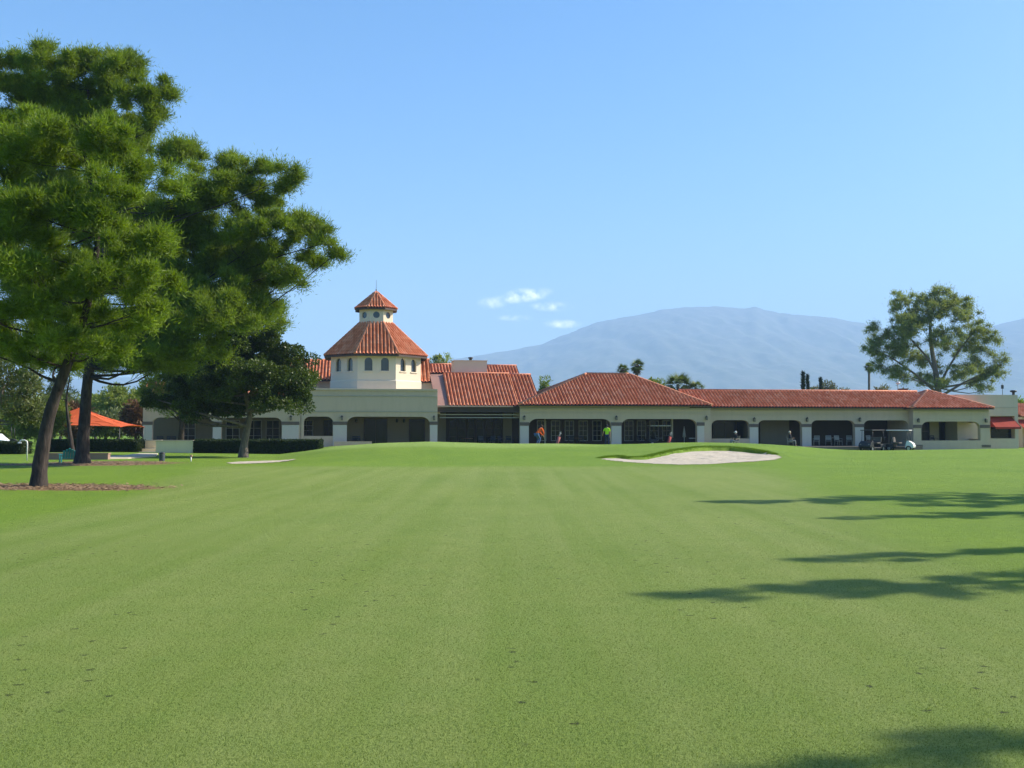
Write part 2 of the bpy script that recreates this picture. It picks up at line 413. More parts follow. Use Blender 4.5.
xs = np.concatenate([np.arange(-9000, -2500, 120), np.arange(-2500, 6000, 22), np.arange(6000, 9001, 150)]); ys = np.concatenate([np.arange(3600, 6900, 45), np.arange(6900, 7100, 20), np.arange(7100, 8600, 120)])
MX, MY = np.meshgrid(xs, ys)
ridge = np.interp(MX * YM / np.maximum(MY, 5500), mx, mz)
t = np.clip((MY - 3600) / (YM - 3600), 0, 1)
prof = np.where(MY <= YM, .10 * sstep(0, .35, t) + .90 * t ** 1.35, 1 - .5 * sstep(YM, 8600, MY))
gul = 1 - np.abs(2 * fbm((MX + .25 * MY) / 420, MY / 1500, 5, 40) - 1)
gul2 = 1 - np.abs(2 * fbm(MX / 150, MY / 420, 4, 60) - 1)
det = ((gul - .75) * 75 + (gul2 - .75) * 45) * np.where(MY <= YM, sstep(.05, .4, t) * (1 - sstep(.90, 1.0, t)), .3)
small = (fbm(MX / 55, MY / 55, 3, 80) - .5) * 14
MZ = ridge * prof + det + small - 3
id_ = np.arange(MX.size).reshape(MX.shape)
mount = np_mesh('mountain', np.stack([MX.ravel(), MY.ravel(), MZ.ravel()], 1), 4, mountainmat(), loops=np.stack([id_[:-1,:-1], id_[:-1,1:], id_[1:,1:], id_[1:,:-1]], -1).ravel(), smooth=True)
tag(mount, 'long hazy blue mountain ridge beyond the clubhouse roofs', None, None, 'structure')

# ------------------------------------------------------------------ foliage
def unit(v): return v / (np.linalg.norm(v, axis=1, keepdims=True) + 1e-9)
def leaves(centers, radii, per, L, W, shape='tri', flat=.8, out=.7, up=.35, rnd=.5, shell=.45, tint=None):
    C = np.repeat(np.asarray(centers), per, 0); r = np.repeat(np.asarray(radii), per)[:, None]
    n = len(C); d = unit(rng.normal(size=(n, 3)))
    rr = (shell + (1 - shell) * rng.random((n, 1)) ** .6) if shell > 0 else np.minimum(np.abs(rng.normal(size=(n, 1))) * .42 + .12 * rng.random((n, 1)), 1.5)
    p = C + d * r * rr * np.array([1, 1, flat])
    ax = unit(d * out + np.array([0, 0, up]) + rng.normal(size=(n, 3)) * rnd)
    sd = unit(np.cross(ax, rng.normal(size=(n, 3))))
    l = L * (.6 + .8 * rng.random((n, 1))); w = W * (.6 + .8 * rng.random((n, 1)))
    if shape == 'tri': V = np.stack([p - sd * w / 2, p + sd * w / 2, p + ax * l], 1); k = 3
    else: V = np.stack([p, p + ax * l * .5 + sd * w / 2, p + ax * l, p + ax * l * .5 - sd * w / 2], 1); k = 4
    tn = np.clip(np.repeat(rng.random(len(centers)), per) * .5 + rng.random(n) * .5, 0, 1)
    return V.reshape(-1, 3), np.repeat(tn, k), k
def fill_blob(c, rx, ry, rz, n):
    d = unit(rng.normal(size=(n, 3))); rr = rng.random((n, 1)) ** .45
    return np.asarray(c) + d * rr * np.array([rx, ry, rz])
def limb(mb, a, b, r0, r1, bend=.15, n=6, seg=7):
    a = Vector(a); b = Vector(b); L = (b - a).length; pts = []
    off = Vector((random.uniform(-1, 1), random.uniform(-1, 1), random.uniform(-1.2, -.1))) * L * bend
    for i in range(n + 1):
        t = i / n; p = a.lerp(b, t) + off * math.sin(math.pi * t) + Vector((random.uniform(-1, 1), random.uniform(-1, 1), random.uniform(-1, 1))) * L * .012
        pts.append(p)
    mb.tube(pts, [r0 + (r1 - r0) * (i / n) ** .8 for i in range(n + 1)], seg, caps=False); return pts
def tree(name, Y, trunk_px, trunk_r, blobs, density, puff, per, L, W, leaf, bark, shape='tri', base=None, depth=1.0, flat=.75, twig=.35, nlimb=1.0, rise=.3, forks=(), **kw):
    """trunk_px: path of pixels at depth Y (+ optional depth shift), blobs: (px,py,rx_px,rz_px,dY)"""
    p0 = at(trunk_px[0][0], trunk_px[0][1], Y)
    z0 = gz(p0.x, p0.y) if Y < 90 else p0.z
    root = empty(name, (p0.x, p0.y, z0))
    O = Vector((p0.x, p0.y, z0))
    path = [at(q[0], q[1], Y + (q[2] if len(q) > 2 else 0)) - O for q in trunk_px]; path[0].z = -.25
    mb = MB(); dense = []
    for i in range(len(path) - 1):
        for k in range(4): dense.append(path[i].lerp(path[i+1], k / 4))
    dense.append(path[-1]); n = len(dense)
    sm = [dense[0]] + [(dense[i-1] + dense[i] * 2 + dense[i+1]) / 4 for i in range(1, n-1)] + [dense[-1]]
    rad = [trunk_r * ((1 - .82 * (i / (n-1)) ** .9) + .55 * math.exp(-i * .9)) * random.uniform(.95, 1.05) for i in range(n)]
    mb.tube(sm, rad, 12, caps=True)
    nodes = [(sm[i], rad[i]) for i in range(int(n * .33), n)]
    for fk in forks:
        fp = [at(q[0], q[1], Y + (q[2] if len(q) > 2 else 0)) - O for q in fk]; dn = []
        for i in range(len(fp) - 1):
            for k in range(4): dn.append(fp[i].lerp(fp[i+1], k / 4))
        dn.append(fp[-1]); fr = [trunk_r * .34 * (1 - .8 * i / (len(dn)-1)) for i in range(len(dn))]; mb.tube(dn, fr, 9); nodes += list(zip(dn[2:], fr[2:]))
    centers, radii = [], []
    for b in blobs:
        px, py, rx, rz = b[:4]; dY = b[4] if len(b) > 4 else 0
        c = at(px, py, Y + dY) - O; m = (Y + dY) / F
        rx *= m; rz *= m; ry = min(rx, 3.2 * (rx * rz) ** .5) * depth
        nn = max(3, int(density * rx * rz * max(ry, .6) ** .6))
        P = fill_blob(c, rx * .86, ry * .86, rz * .86, nn); centers.append(P); radii.append(puff * (.6 + .75 * rng.random(nn)))
        # limb from trunk below the blob
        cand = [(q, r_) for q, r_ in nodes if q.z < c.z - rise * math.hypot(c.x - q.x, c.y - q.y) + .2] or nodes[:1]
        q, rq = min(cand, key=lambda z: (z[0] - c).length)
        i = 0; r0 = min(rq * .6, .045 + .022 * (c - q).length) * nlimb
        pts = limb(mb, q, c, r0, r0 * .3)
        for k in range(0, nn, max(1, int(1 / twig))):
            s = pts[random.randint(3, 6)]
            if (s - Vector(P[k])).length > 1.7 * max(puff, .5) * 2: continue
            limb(mb, s, P[k], r0 * .28, .008, .1, 3, 5)
    centers = np.concatenate(centers); radii = np.concatenate(radii)
    V, T, k = leaves(centers, radii, per, L, W, shape, flat, **kw)
    mb.build('trunk', bark, root)
    np_mesh('crown', V, k, leaf, root, tint=T)
    return root

pine_a = tree('pine_tree', t1[1], [(38,487),(40,465),(44,440),(50,412),(60,384),(72,352),(84,318),(94,280),(98,235),(92,190),(84,150)], .22,
    [(60,140,62,34,0),(15,150,58,40,.8),(112,146,46,34,-.4),(150,182,36,30,.6),(98,200,55,36,-1.4),(40,215,60,42,-1),(150,236,38,30,-.5),(160,276,28,26,.6),(112,268,48,34,-1.6),(55,262,50,34,.9),(-5,235,60,50,1.4),(-70,190,62,50,0),(-130,250,60,44,1),(-60,290,60,40,-.8),(48,305,46,28,-1.2),(0,318,36,22,.2),(104,320,40,20,.8),(140,312,36,20,-.2),(30,120,30,16,1.2),(72,345,30,12,1.5),(20,270,40,30,-2),(30,335,40,20,1.5),(-30,345,40,22,1),(60,362,34,12,2.2),(58,335,44,20,-1.2),(110,345,26,12,-.8),(20,350,30,14,-.6)],
    13, .50, 900, .15, .025, M['pine'], M['bark'], shell=0, up=.5, nlimb=.6)
tag(pine_a, 'nearest and leftmost pine, dark leaning trunk in a ring of brown mulch', 'tree', 'pines by the left edge of the fairway')
pine_b = tree('pine_tree', t2[1], [(82,464),(83,440),(85,415),(87,385),(92,350),(98,312),(104,270),(106,225),(100,180),(92,130),(88,90)], .31,
    [(60,72,46,30,0),(108,74,46,32,.5),(26,84,34,34,1),(-2,70,34,24,1),(146,92,32,26,-.5),(158,122,20,18,0),(90,112,50,28,1.2),(-60,100,60,44,0),(-120,160,60,50,1),(130,140,40,26,1.4),(182,150,30,22,.5),(205,186,42,28,-.6),(236,172,26,20,.6),(256,196,40,26,.8),(288,176,25,18,-.3),(268,165,18,10,.4),(262,234,46,26,-.8),(300,224,30,15,.4),(326,240,20,13,-.2),(334,252,14,9,.3),(310,258,24,12,1),(286,276,30,15,-.6),(222,250,44,32,1.2),(214,292,42,24,-1),(256,302,30,15,.4),(180,216,46,40,1.5),(176,280,50,36,1.2),(236,322,26,11,-.5),(190,326,40,16,.2),(150,330,50,18,1.6),(110,330,50,22,2.4),(140,250,60,60,2.6),(190,345,44,20,-1.5),(150,348,46,24,-2),(122,345,36,24,-1.6),(232,312,50,22,-1.5),(276,312,30,14,1),(205,318,50,24,-2.2),(165,364,36,12,-1),(170,300,50,30,.5),(250,270,50,30,1.5),(90,345,40,20,3),(60,130,66,36,3),(50,205,72,48,3.5),(60,285,72,44,3.5),(135,215,46,46,3),(112,362,34,12,1.5),(60,352,40,16,3)],
    10, .60, 800, .19, .032, M['pine2'], M['bark'], shell=0, up=.5, nlimb=.55)
tag(pine_b, 'tallest pine, second trunk from the left, crown reaching towards the tower', 'tree', 'pines by the left edge of the fairway')
dt = onbase(243, 457.5)
dark = tree('broadleaf_tree', dt[1], [(243,458),(244,445),(247,430),(250,415),(246,395),(240,370),(238,352)], .27,
    [(240,345,40,18,0),(275,352,26,17,.5),(205,358,30,18,.6),(290,378,26,20,-.6),(298,398,17,15,.3),(255,378,38,22,-1.2),(215,384,36,22,-.8),(180,384,26,16,.4),(160,402,18,12,0),(190,408,28,13,-.5),(230,408,30,11,.8),(275,400,28,13,-1),(246,362,44,24,1.8),(205,395,40,20,2),(285,385,26,20,1.8),(150,398,12,9,-.6),(262,332,28,10,.3),(304,384,13,22,.2),(300,360,13,13,.4),(250,398,34,14,1.2),(238,322,22,8,.5)],
    9.0, .45, 300, .15, .085, M['broad'], M['bark2'], 'quad', shell=.3, up=.0, rnd=.8)
tag(dark, 'dark dense round broadleaf tree in front of the left hedge', 'tree')
olive = tree('olive_tree', 37.0, [(-34,472),(-24,455),(-10,440),(-4,420),(0,400),(4,385)], .22,
    [(8,360,34,28,0),(45,350,26,20,1),(-5,390,34,22,1),(30,375,20,16,-.6),(28,392,22,26,0),(-20,370,40,40,.5),(10,408,26,16,-.5),(38,410,9,14,0),(-30,410,30,20,0),(22,340,26,20,1)],
    6.0, .5, 330, .17, .05, M['olive'], M['bark2'], 'quad', shell=.3)
tag(olive, 'grey-green airy tree at the left picture edge behind the leaning pine', 'tree')
slim = tree('slim_tree', 58.0, [(73,456),(71,440),(68,420),(66,400),(70,375)], .16,
    [(66,385,16,14,0),(82,370,18,10,.4),(54,396,12,12,0),(96,366,16,8,.6)], 6.0, .45, 220, .16, .05, M['olive'], M['bark'], 'quad', shell=.3)
tag(slim, 'slim trunked tree seen between the two big pines', 'tree')

# trees standing right of the view, whose shadows cross the fairway
EL = 38.0; AZ = 14.0
cot = 1 / math.tan(R(EL))
def caster(tipx, tipy, h, rb, label, dens=1.0, seed=0, wide=1.0):
    x = tipx + h * cot * math.cos(R(AZ)); y = tipy + h * cot * math.sin(R(AZ)); z0 = gz(x, y)
    root = empty('pine_tree', (x, y, z0)); mb = MB()
    n = 10; pth = [Vector((random.uniform(-.1, .1), random.uniform(-.1, .1), h * .93 * i / n - (.2 if i == 0 else 0))) for i in range(n + 1)]
    mb.tube(pth, [.26 * (1 - .85 * i / n) + .02 for i in range(n + 1)], 10)
    C, Rr = [], []
    lv = int(h * 4.2 * dens)
    for i in range(lv):
        t = i / lv; z = h * (.30 + .70 * t); reach = rb * (1 - t) ** .75 * random.uniform(.2, 1.35) + .12
        a = random.uniform(0, 2 * math.pi); e = Vector((math.cos(a) * reach, math.sin(a) * reach * wide, z + reach * .12))
        limb(mb, (0, 0, z - reach * .25), e, .05 * (1 - t) + .012, .01, .08, 4, 5)
        for s in (.4, .6, .8, 1.0):
            if reach * s > .25 or s == 1: C.append((e.x * s, e.y * s, z - reach * .25 * (1 - s) + .05)); Rr.append(random.uniform(.16, .30) * (.55 + .6 * (1 - t)))
    V, T, k = leaves(np.array(C), np.array(Rr), 90, .20, .035, 'tri', .6, shell=.3)
    mb.build('trunk', M['bark'], root); np_mesh('crown', V, k, M['pine2'], root, tint=T)
    tag(root, label, 'tree', 'pines right of the fairway, seen by their shadows')
    return root
caster(1.5, 9.55, 12.0, 1.45, 'pine whose long shadow is the widest streak across the near fairway', 1.1)
caster(3.20, 12.1, 10.5, .6, 'slender pine casting the thinnest shadow streak on the fairway', .9)
caster(5.6, 17.6, 11.0, 1.2, 'pine casting the short shadow streak in the middle of the right side', 1.0)
caster(4.1, 21.6, 13.0, 2.6, 'tall pine casting the farthest shadow streak, nearest the bunker', 1.3)
caster(8.0, 20.6, 11.5, 2.5, 'spreading pine casting the ragged shadow at the right picture edge', 1.3)
caster(1.05, 4.72, 11.0, .5, 'pine whose soft shadow lies along the bottom right corner', 1.1)

# ------------------------------------------------------------------ clubhouse
BR = R(9.0); BO = Vector((0, 85, 0)); c9, s9 = math.cos(BR), math.sin(BR)
club = empty('clubhouse', BO, BR)
tag(club, 'long cream clubhouse with red tile roofs, arcades and an octagonal tower', 'building')
def S(px, t=0.0):
    u = ray(px, 410)[0]
    return (u * (85 + t * c9) + t * s9) / (c9 - u * s9)
def YY(s, t): return 85 + s * s9 + t * c9
def Zp(px, py, t=0.0):
    return EYE + ray(px, py)[1] * YY(S(px, t), t)
def B2W(s, t, z=0): return Vector((s * c9 - t * s9, 85 + s * s9 + t * c9, z))
FL = -.02

def arcade(name, s0, s1, z0, z1, t0, t1, openings, mat, parent, rr=.8):
    """wall from s0..s1 with openings (sa,sb,zb,zt,r): a face each side, jambs and soffits"""
    mb = MB(); xs = s0
    def quad(xa, xb, za, zb_):
        for t in (t0, t1): mb.poly([(xa,t,za),(xb,t,za),(xb,t,zb_),(xa,t,zb_)])
    for (sa, sb, zb, zt, r) in sorted(openings):
        quad(xs, sa, z0, z1)
        prof = []
        n = 8; r = min(r, (sb - sa) / 2); ry = r * .8
        for i in range(n + 1):
            w = math.pi / 2 * i / n; prof.append((sa + r * (1 - math.cos(w)), zt - ry + ry * math.sin(w)))
        for i in range(n + 1):
            w = math.pi / 2 * (1 - i / n); prof.append((sb - r * (1 - math.cos(w)), zt - ry + ry * math.sin(w)))
        if zb > z0 + .01:
            quad(sa, sb, z0, zb); mb.poly([(sa,t0,zb),(sb,t0,zb),(sb,t1,zb),(sa,t1,zb)])
        for (xa, za), (xb, zb2) in zip(prof[:-1], prof[1:]):
            if xb - xa > 1e-5:
                for t in (t0, t1): mb.poly([(xa,t,za),(xb,t,zb2),(xb,t,z1),(xa,t,z1)])
            mb.poly([(xa,t0,za),(xb,t0,zb2),(xb,t1,zb2),(xa,t1,za)])
        for x, zz in ((sa, prof[0][1]), (sb, prof[-1][1])): mb.poly([(x,t0,zb),(x,t1,zb),(x,t1,zz),(x,t0,zz)])
        xs = sb
    quad(xs, s1, z0, z1)
    mb.poly([(s0,t0,z0),(s0,t1,z0),(s0,t1,z1),(s0,t0,z1)]); mb.poly([(s1,t0,z0),(s1,t1,z0),(s1,t1,z1),(s1,t0,z1)])
    mb.poly([(s0,t0,z1),(s1,t0,z1),(s1,t1,z1),(s0,t1,z1)])
    me_o = mb.build(name, mat, parent)
    return me_o

def tile_plane(P0, U, Vv, ulen, vlen, lo, hi, name='roof', parent=None, extra=None, pitch=.30, course=.42):
    """corrugated clay tiles on plane P0 + u*U + v*V; lo(u),hi(u) clip v; builds mesh with UVs"""
    P0 = Vector(P0); U = Vector(U).normalized(); Vv = Vector(Vv).normalized(); N = U.cross(Vv).normalized()
    if N.z < 0: N = -N
    sub = 8; nu = max(2, int(round(ulen / pitch))) * sub; us = np.linspace(0, ulen, nu + 1)
    nc = int(math.ceil(vlen / course)); vs = []
    for k in range(nc): vs += [k * course, (k + 1) * course - .004]
    vs = np.array(vs); cn = np.repeat(np.arange(nc), 2); up = np.tile([.035, 0.0], nc)
    ph = (np.arange(nu + 1) % sub) / sub
    h = np.where(ph < .62, .11 * np.sin(np.pi * ph / .62) ** .8, -.03 * np.sin(np.pi * (ph - .62) / .38))
    LO = np.array([lo(u) for u in us]); HI = np.array([hi(u) for u in us])
    VV = np.clip(vs[None, :], LO[:, None], HI[:, None])
    H = h[:, None] + up[None, :] + .012 * rng.random((1, len(vs))) 
    A = np.array(P0)[None, None, :] + us[:, None, None] * np.array(U) + VV[..., None] * np.array(Vv) + H[..., None] * np.array(N)
    id_ = np.arange(A.shape[0] * A.shape[1]).reshape(A.shape[:2])
    q = np.stack([id_[:-1, :-1], id_[1:, :-1], id_[1:, 1:], id_[:-1, 1:]], -1)
    wid = (np.abs(VV[:-1, 1:] - VV[:-1, :-1]) + np.abs(VV[1:, 1:] - VV[1:, :-1])) > 1e-4
    ui = np.broadcast_to(((np.arange(nu) // sub) + .5)[:, None], q.shape[:2]); vi = np.broadcast_to((cn[:-1] + .5)[None, :], q.shape[:2])
    q = q[wid]; a_ = (np.arange(nu) // sub)[:, None] * np.ones((1, len(vs) - 1)); f0 = ((np.arange(nu) % sub) / sub)[:, None] + 0 * a_
    e = .002; c4 = [f0 + e, f0 + 1/sub - e, f0 + 1/sub - e, f0 + e]
    uv = np.stack([np.stack([(a_ + c)[wid], vi[wid]], -1) for c in c4], 1)
    return A.reshape(-1, 3), q, uv
def roof_obj(name, planes, parent, mat=None, flipfix=True):
    Vs, Qs, UVs, off = [], [], [], 0
    for k, (A, q, uv) in enumerate(planes):
        Vs.append(A); Qs.append(q + off); UVs.append(uv + np.array([k * 531, k * 77])); off += len(A)
    V = np.concatenate(Vs); Q = np.concatenate(Qs); UV = np.concatenate(UVs)
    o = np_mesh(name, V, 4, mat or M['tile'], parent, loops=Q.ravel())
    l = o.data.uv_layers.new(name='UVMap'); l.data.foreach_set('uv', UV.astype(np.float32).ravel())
    return o
def slab_under(mb, pts, th=.06):
    """thin roof deck under a plane polygon"""
    n = len(pts); top = [Vector(p) + Vector((0, 0, -.03)) for p in pts]; bot = [Vector(p) + Vector((0, 0, -.03 - th)) for p in pts]
    mb.poly(top); mb.poly(bot[::-1])
    for i in range(n): mb.poly([top[i], top[(i+1) % n], bot[(i+1) % n], bot[i]])
def hip_roof(name, s0, s1, t0, t1, ze, zr, ra, rb, tr, parent, back=True):
    """eave rectangle s0..s1,t0..t1 at ze, ridge from s=ra to rb at t=tr,z=zr"""
    planes = []; dk = MB(); caps = MB()
    A, Bp, C, D = Vector((s0,t0,ze)), Vector((s1,t0,ze)), Vector((s1,t1,ze)), Vector((s0,t1,ze)); E, G = Vector((ra,tr,zr)), Vector((rb,tr,zr))
    def plane(p, q, e, g):
        U = (q - p); ul = U.length; U = U / ul
        Vd = (e - p) - U * (e - p).dot(U); vl = Vd.length; Vd = Vd / vl
        ue = (e - p).dot(U); ug = (g - p).dot(U)
        def hi(u):
            if u < ue: return vl * u / ue if ue > 1e-6 else vl
            if u > ug: return vl * (ul - u) / (ul - ug) if ul - ug > 1e-6 else vl
            return vl
        planes.append(tile_plane(p, U, Vd, ul, vl, lambda u: 0.0, hi))
        slab_under(dk, [p, q, g, e] if (g - e).length > 1e-3 else [p, q, e])
    plane(A, Bp, E, G); plane(Bp, C, G, G); plane(C, D, G, E); plane(D, A, E, E)
    r = roof_obj(name, planes, parent)
    dk.build('roof_deck', M['fascia'], r)
    for a, b in ((A, E), (Bp, G), (C, G), (D, E), (E, G)):
        if (b - a).length > .2:
            n = int((b - a).length / .4) + 1; pts = []; rd = []
            for i in range(n):
                pts += [a.lerp(b, i / n), a.lerp(b, (i + .97) / n)]; rd += [.125, .10]
            caps.tube([p + Vector((0, 0, .07)) for p in pts], rd, 8)
    caps.build('ridge_cap', M['ridge'], r)
    return r

# --- portico below the tower
zf = -.7
sP0, sP1 = S(300), S(437.5)
zP = Zp(400, 389.5); zo = Zp(400, 416.7)
portico = arcade('portico_wall', sP0, sP1, zf, zP, 0, .45, [(S(304), S(333), Zp(320, 436), zo, .55), (S(347), S(430), FL, zo, .75)], M['stucco'], club)
def band(px0, px1, py0, py1, t0, t1, mat, parent, name='moulding', zr=None):
    m = MB(); m.box(S(px0, t0), S(px1, t0), t0, t1, Zp((px0+px1)/2, py1, t0), Zp((px0+px1)/2, py0, t0)); return m.build(name, mat, parent, .01)
band(300, 437.5, 388.6, 390.6, -.10, .0-.002, M['stucco'], portico, 'cornice'); band(300, 437.5, 395.4, 396.6, -.05, -.002, M['trim'], portico); band(300, 437.5, 411, 412.2, -.05, -.002, M['trim'], portico)
def lantern(px, parent, t=-.002, py=418):
    s = S(px, t); z = Zp(px, py, t); e = MB()
    e.box(s-.05, s+.05, t-.03, t, z-.12, z+.14); e.box(s-.02, s+.02, t-.18, t-.03, z+.13, z+.16)
    e.lathe([(.015, z+.22), (.11, z+.11), (.115, z+.09)], (s, t-.17, 0), 6, False)
    for a in range(4):
        w = math.pi/4 + a*math.pi/2; x, y = s + .085*math.cos(w), t-.17 + .085*math.sin(w); e.box(x-.008, x+.008, y-.008, y+.008, z-.15, z+.1)
    e.box(s-.075, s+.075, t-.245, t-.095, z-.18, z-.15)
    o = e.build('lantern', M['dark'], parent); g = MB(); g.box(s-.055, s+.055, t-.225, t-.115, z-.148, z+.09); g.build('lantern_glass', M['lamp'], o) if False else None
    g.build('lamp_glass', M['lamp'], parent)
    return o
def pier_band(px0, px1, parent, t=0, py0=421.6, py1=424.8, th=.45):
    m = MB(); m.box(S(px0, t)-.04, S(px1, t)+.04, t-.05, t-.002, Zp(px0, py1, t), Zp(px0, py0, t)); m.build('pier_band', M['band'], parent, .01)
def pier_face(px0, px1, parent, t=0, py0=425.0, z0=zf):
    m = MB(); m.box(S(px0, t)+.003, S(px1, t)-.003, t-.028, t-.001, z0, Zp(px0, py0, t)-.002); m.build('pier_panel', M['pier'], parent)
for a, b in ((333, 347), (430, 437.5)): pier_band(a, b, portico); pier_face(a, b, portico)
lantern(342, portico); lantern(434, portico)
# interiors and windows
def window(px0, px1, py0, py1, t, parent, cols=2, rows=3, frame=None, glass=None, fw=.07, name='window'):
    s0, s1 = S(px0, t), S(px1, t); z0, z1 = Zp((px0+px1)/2, py1, t), Zp((px0+px1)/2, py0, t)
    m = MB(); d = .06
    m.box(s0, s1, t-d, t-.002, z0, z0+fw); m.box(s0, s1, t-d, t-.002, z1-fw, z1)
    m.box(s0, s0+fw, t-d, t-.002, z0+fw, z1-fw); m.box(s1-fw, s1, t-d, t-.002, z0+fw, z1-fw)
    iw, ih = (s1-s0-2*fw), (z1-z0-2*fw)
    for i in range(1, cols): x = s0+fw+iw*i/cols; m.box(x-.022, x+.022, t-.045, t-.01, z0+fw, z1-fw)
    for j in range(1, rows): z = z0+fw+ih*j/rows; m.box(s0+fw, s1-fw, t-.040, t-.012, z-.018, z+.018)
    o = m.build(name, frame or M['offwhite'], parent)
    g = MB(); g.box(s0+fw, s1-fw, t-.022, t-.016, z0+fw, z1-fw); g.build('pane', glass or M['glass'], o)
    return o
def wallbox(name, px0, px1, z0, z1, t0, t1, mat, parent=club):
    m = MB(); m.box(S(px0, t0), S(px1, t0), t0, t1, z0, z1); return m.build(name, mat, parent)
pt = 3.4
w = wallbox('inner_wall', 296, 442, -.5, zo + .6, pt, pt + .3, M['inner'])
window(299, 313.5, 420, 441, pt, w, 2, 4); window(324, 334, 420, 437, pt, w, 2, 3, frame=M['dark'])
window(364, 387.5, 418.5, 446, pt, w, 2, 1, frame=M['fascia'], name='glass_door'); window(409, 425, 419, 446, pt, w, 1, 1, frame=M['fascia'], name='glass_door')
wallbox('ceiling', 300, 440, zo + .25, zo + .4, .46, pt, M['stucco'])
for px in (356.5, 397, 404):
    m = MB(); s = S(px, pt); z = Zp(px, 421, pt); m.lathe([(.02, z+.2), (.1, z+.1), (.08, z-.1), (.02, z-.14)], (s, pt-.12, 0), 6, False); m.build('wall_lamp', M['dark'], w)
# low planter wall in front of the portico
wallbox('planter_wall', 334, 372, zf, Zp(350, 441.5, -.9), -1.1, -.9, M['stucco'])
# paved terrace under all arcades
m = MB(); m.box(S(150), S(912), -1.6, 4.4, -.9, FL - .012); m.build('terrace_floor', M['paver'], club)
# flat roof over portico
m = MB(); m.box(sP0, sP1, .46, 11.5, zP - .45, zP - .30); m.build('flat_roof', M['flatroof'], club)

# --- tower
tc = 5.6; sT = S(375.5, tc); Wd = (S(419.5, tc) - S(331, tc))
def octa(mb, r_in, z0, z1, cx, cy, r_in1=None):
    k = 1 / math.cos(math.pi / 8)
    mb.lathe([(r_in * k, z0), ((r_in1 or r_in) * k, z1)], (cx, cy, 0), 8, False, a0=math.pi / 8)
rT = Wd / 2; tf = tc - rT
zt0 = zP - .4; zt1 = Zp(375, 353.6, tf); zm = Zp(375, 379.5, tf)
def facet_wall(cx, cy, r, z0, z1, opens, mat, parent, name, th=.22):
    """octagon wall: each facet is an arcade-like sheet with arched or round holes and reveals"""
    side = 2 * r * math.tan(math.pi / 8); mb = MB()
    for k in range(8):
        a = -math.pi / 2 + k * math.pi / 4; n = Vector((math.cos(a), math.sin(a), 0)); u = Vector((-math.sin(a), math.cos(a), 0)); c0 = Vector((cx, cy, 0)) + n * r
        def P(x, z, d=0): return c0 + u * x + Vector((0, 0, z)) - n * d
        xs = -side / 2
        for (xc, w, zb, zt) in opens:
            xa, xb = xc - w/2, xc + w/2; mb.poly([P(xs,z0),P(xa,z0),P(xa,z1),P(xs,z1)])
            rr = w / 2; top = []; nn = 10
            for i in range(nn + 1):
                q = math.pi * i / nn; top.append((xc - rr * math.cos(q), zt - rr + rr * math.sin(q)))
            bot = [(x, zb) for x, _ in top] if zb is not None else [(x, 2 * (zt - rr) - z) for x, z in top]
            for i in range(nn):
                (x1, a1), (x2, a2) = top[i], top[i+1]; mb.poly([P(x1,a1),P(x2,a2),P(x2,z1),P(x1,z1)]); mb.poly([P(x1,a1),P(x2,a2),P(x2,a2,th),P(x1,a1,th)])
                (x1, b1_), (x2, b2) = bot[i], bot[i+1]; mb.poly([P(x1,z0),P(x2,z0),P(x2,b2),P(x1,b1_)]); mb.poly([P(x1,b1_),P(x2,b2),P(x2,b2,th),P(x1,b1_,th)])
            if zb is not None:
                for x in (xa, xb): mb.poly([P(x,zb),P(x,zt-rr),P(x,zt-rr,th),P(x,zb,th)])
            xs = xb
        mb.poly([P(xs,z0),P(side/2,z0),P(side/2,z1),P(xs,z1)])
    o = mb.build(name, mat, parent)
    for k in (0, 1, 2, 3, 4, 5, 6, 7):
        a = -math.pi / 2 + k * math.pi / 4; n = Vector((math.cos(a), math.sin(a), 0)); u = Vector((-math.sin(a), math.cos(a), 0)); c0 = Vector((cx, cy, 0)) + n * r
        for (xc, w, zb, zt) in opens:
            g = MB(); rr = w/2; pts = []
            for i in range(11):
                q = math.pi * i / 10; pts.append((xc - rr*math.cos(q), zt - rr + rr*math.sin(q)))
            if zb is not None: pts += [(xc + rr, zb), (xc - rr, zb)]
            else: pts += [(xc - rr*math.cos(math.pi + math.pi*i/10), zt - rr + rr*math.sin(math.pi + math.pi*i/10)) for i in range(1, 10)]
            f = [c0 + u * x + Vector((0, 0, z)) - n * (th - .04) for x, z in pts]; g.poly(f)
            g.poly([p - n * .03 for p in f][::-1])
            g.build('window', M['skylight'], o)
            # frame bars: a mullion and a sill, one mesh
    return o
zw0, zw1 = Zp(375, 370.6, tf), Zp(375, 357.4, tf)
side = 2 * rT * math.tan(math.pi / 8); wx = side * .215
tower = facet_wall(sT, tc, rT, zm, zt1 + .1, [(-wx, .66, zw0, zw1), (wx, .66, zw0, zw1)], M['tower'], club, 'tower_wall')
m = MB(); octa(m, rT + .06, zt0, zm - .12, sT, tc); octa(m, rT + .06, zm - .12, zm, sT, tc, rT + .001); m.build('tower_base', M['tower'], tower)
for k in (0, 1, 7, 2, 6):
    a = -math.pi / 2 + k * math.pi / 4
    for x in (-wx, wx):
        m = MB(); Mx = Matrix.Translation((sT, tc, 0)) @ Matrix.Rotation(a + math.pi/2, 4, 'Z')
        m.box(x-.42, x+.42, -rT-.07, -rT+.05, zw0-.10, zw0-.02, Mx); m.build('sill', M['tower'], tower)
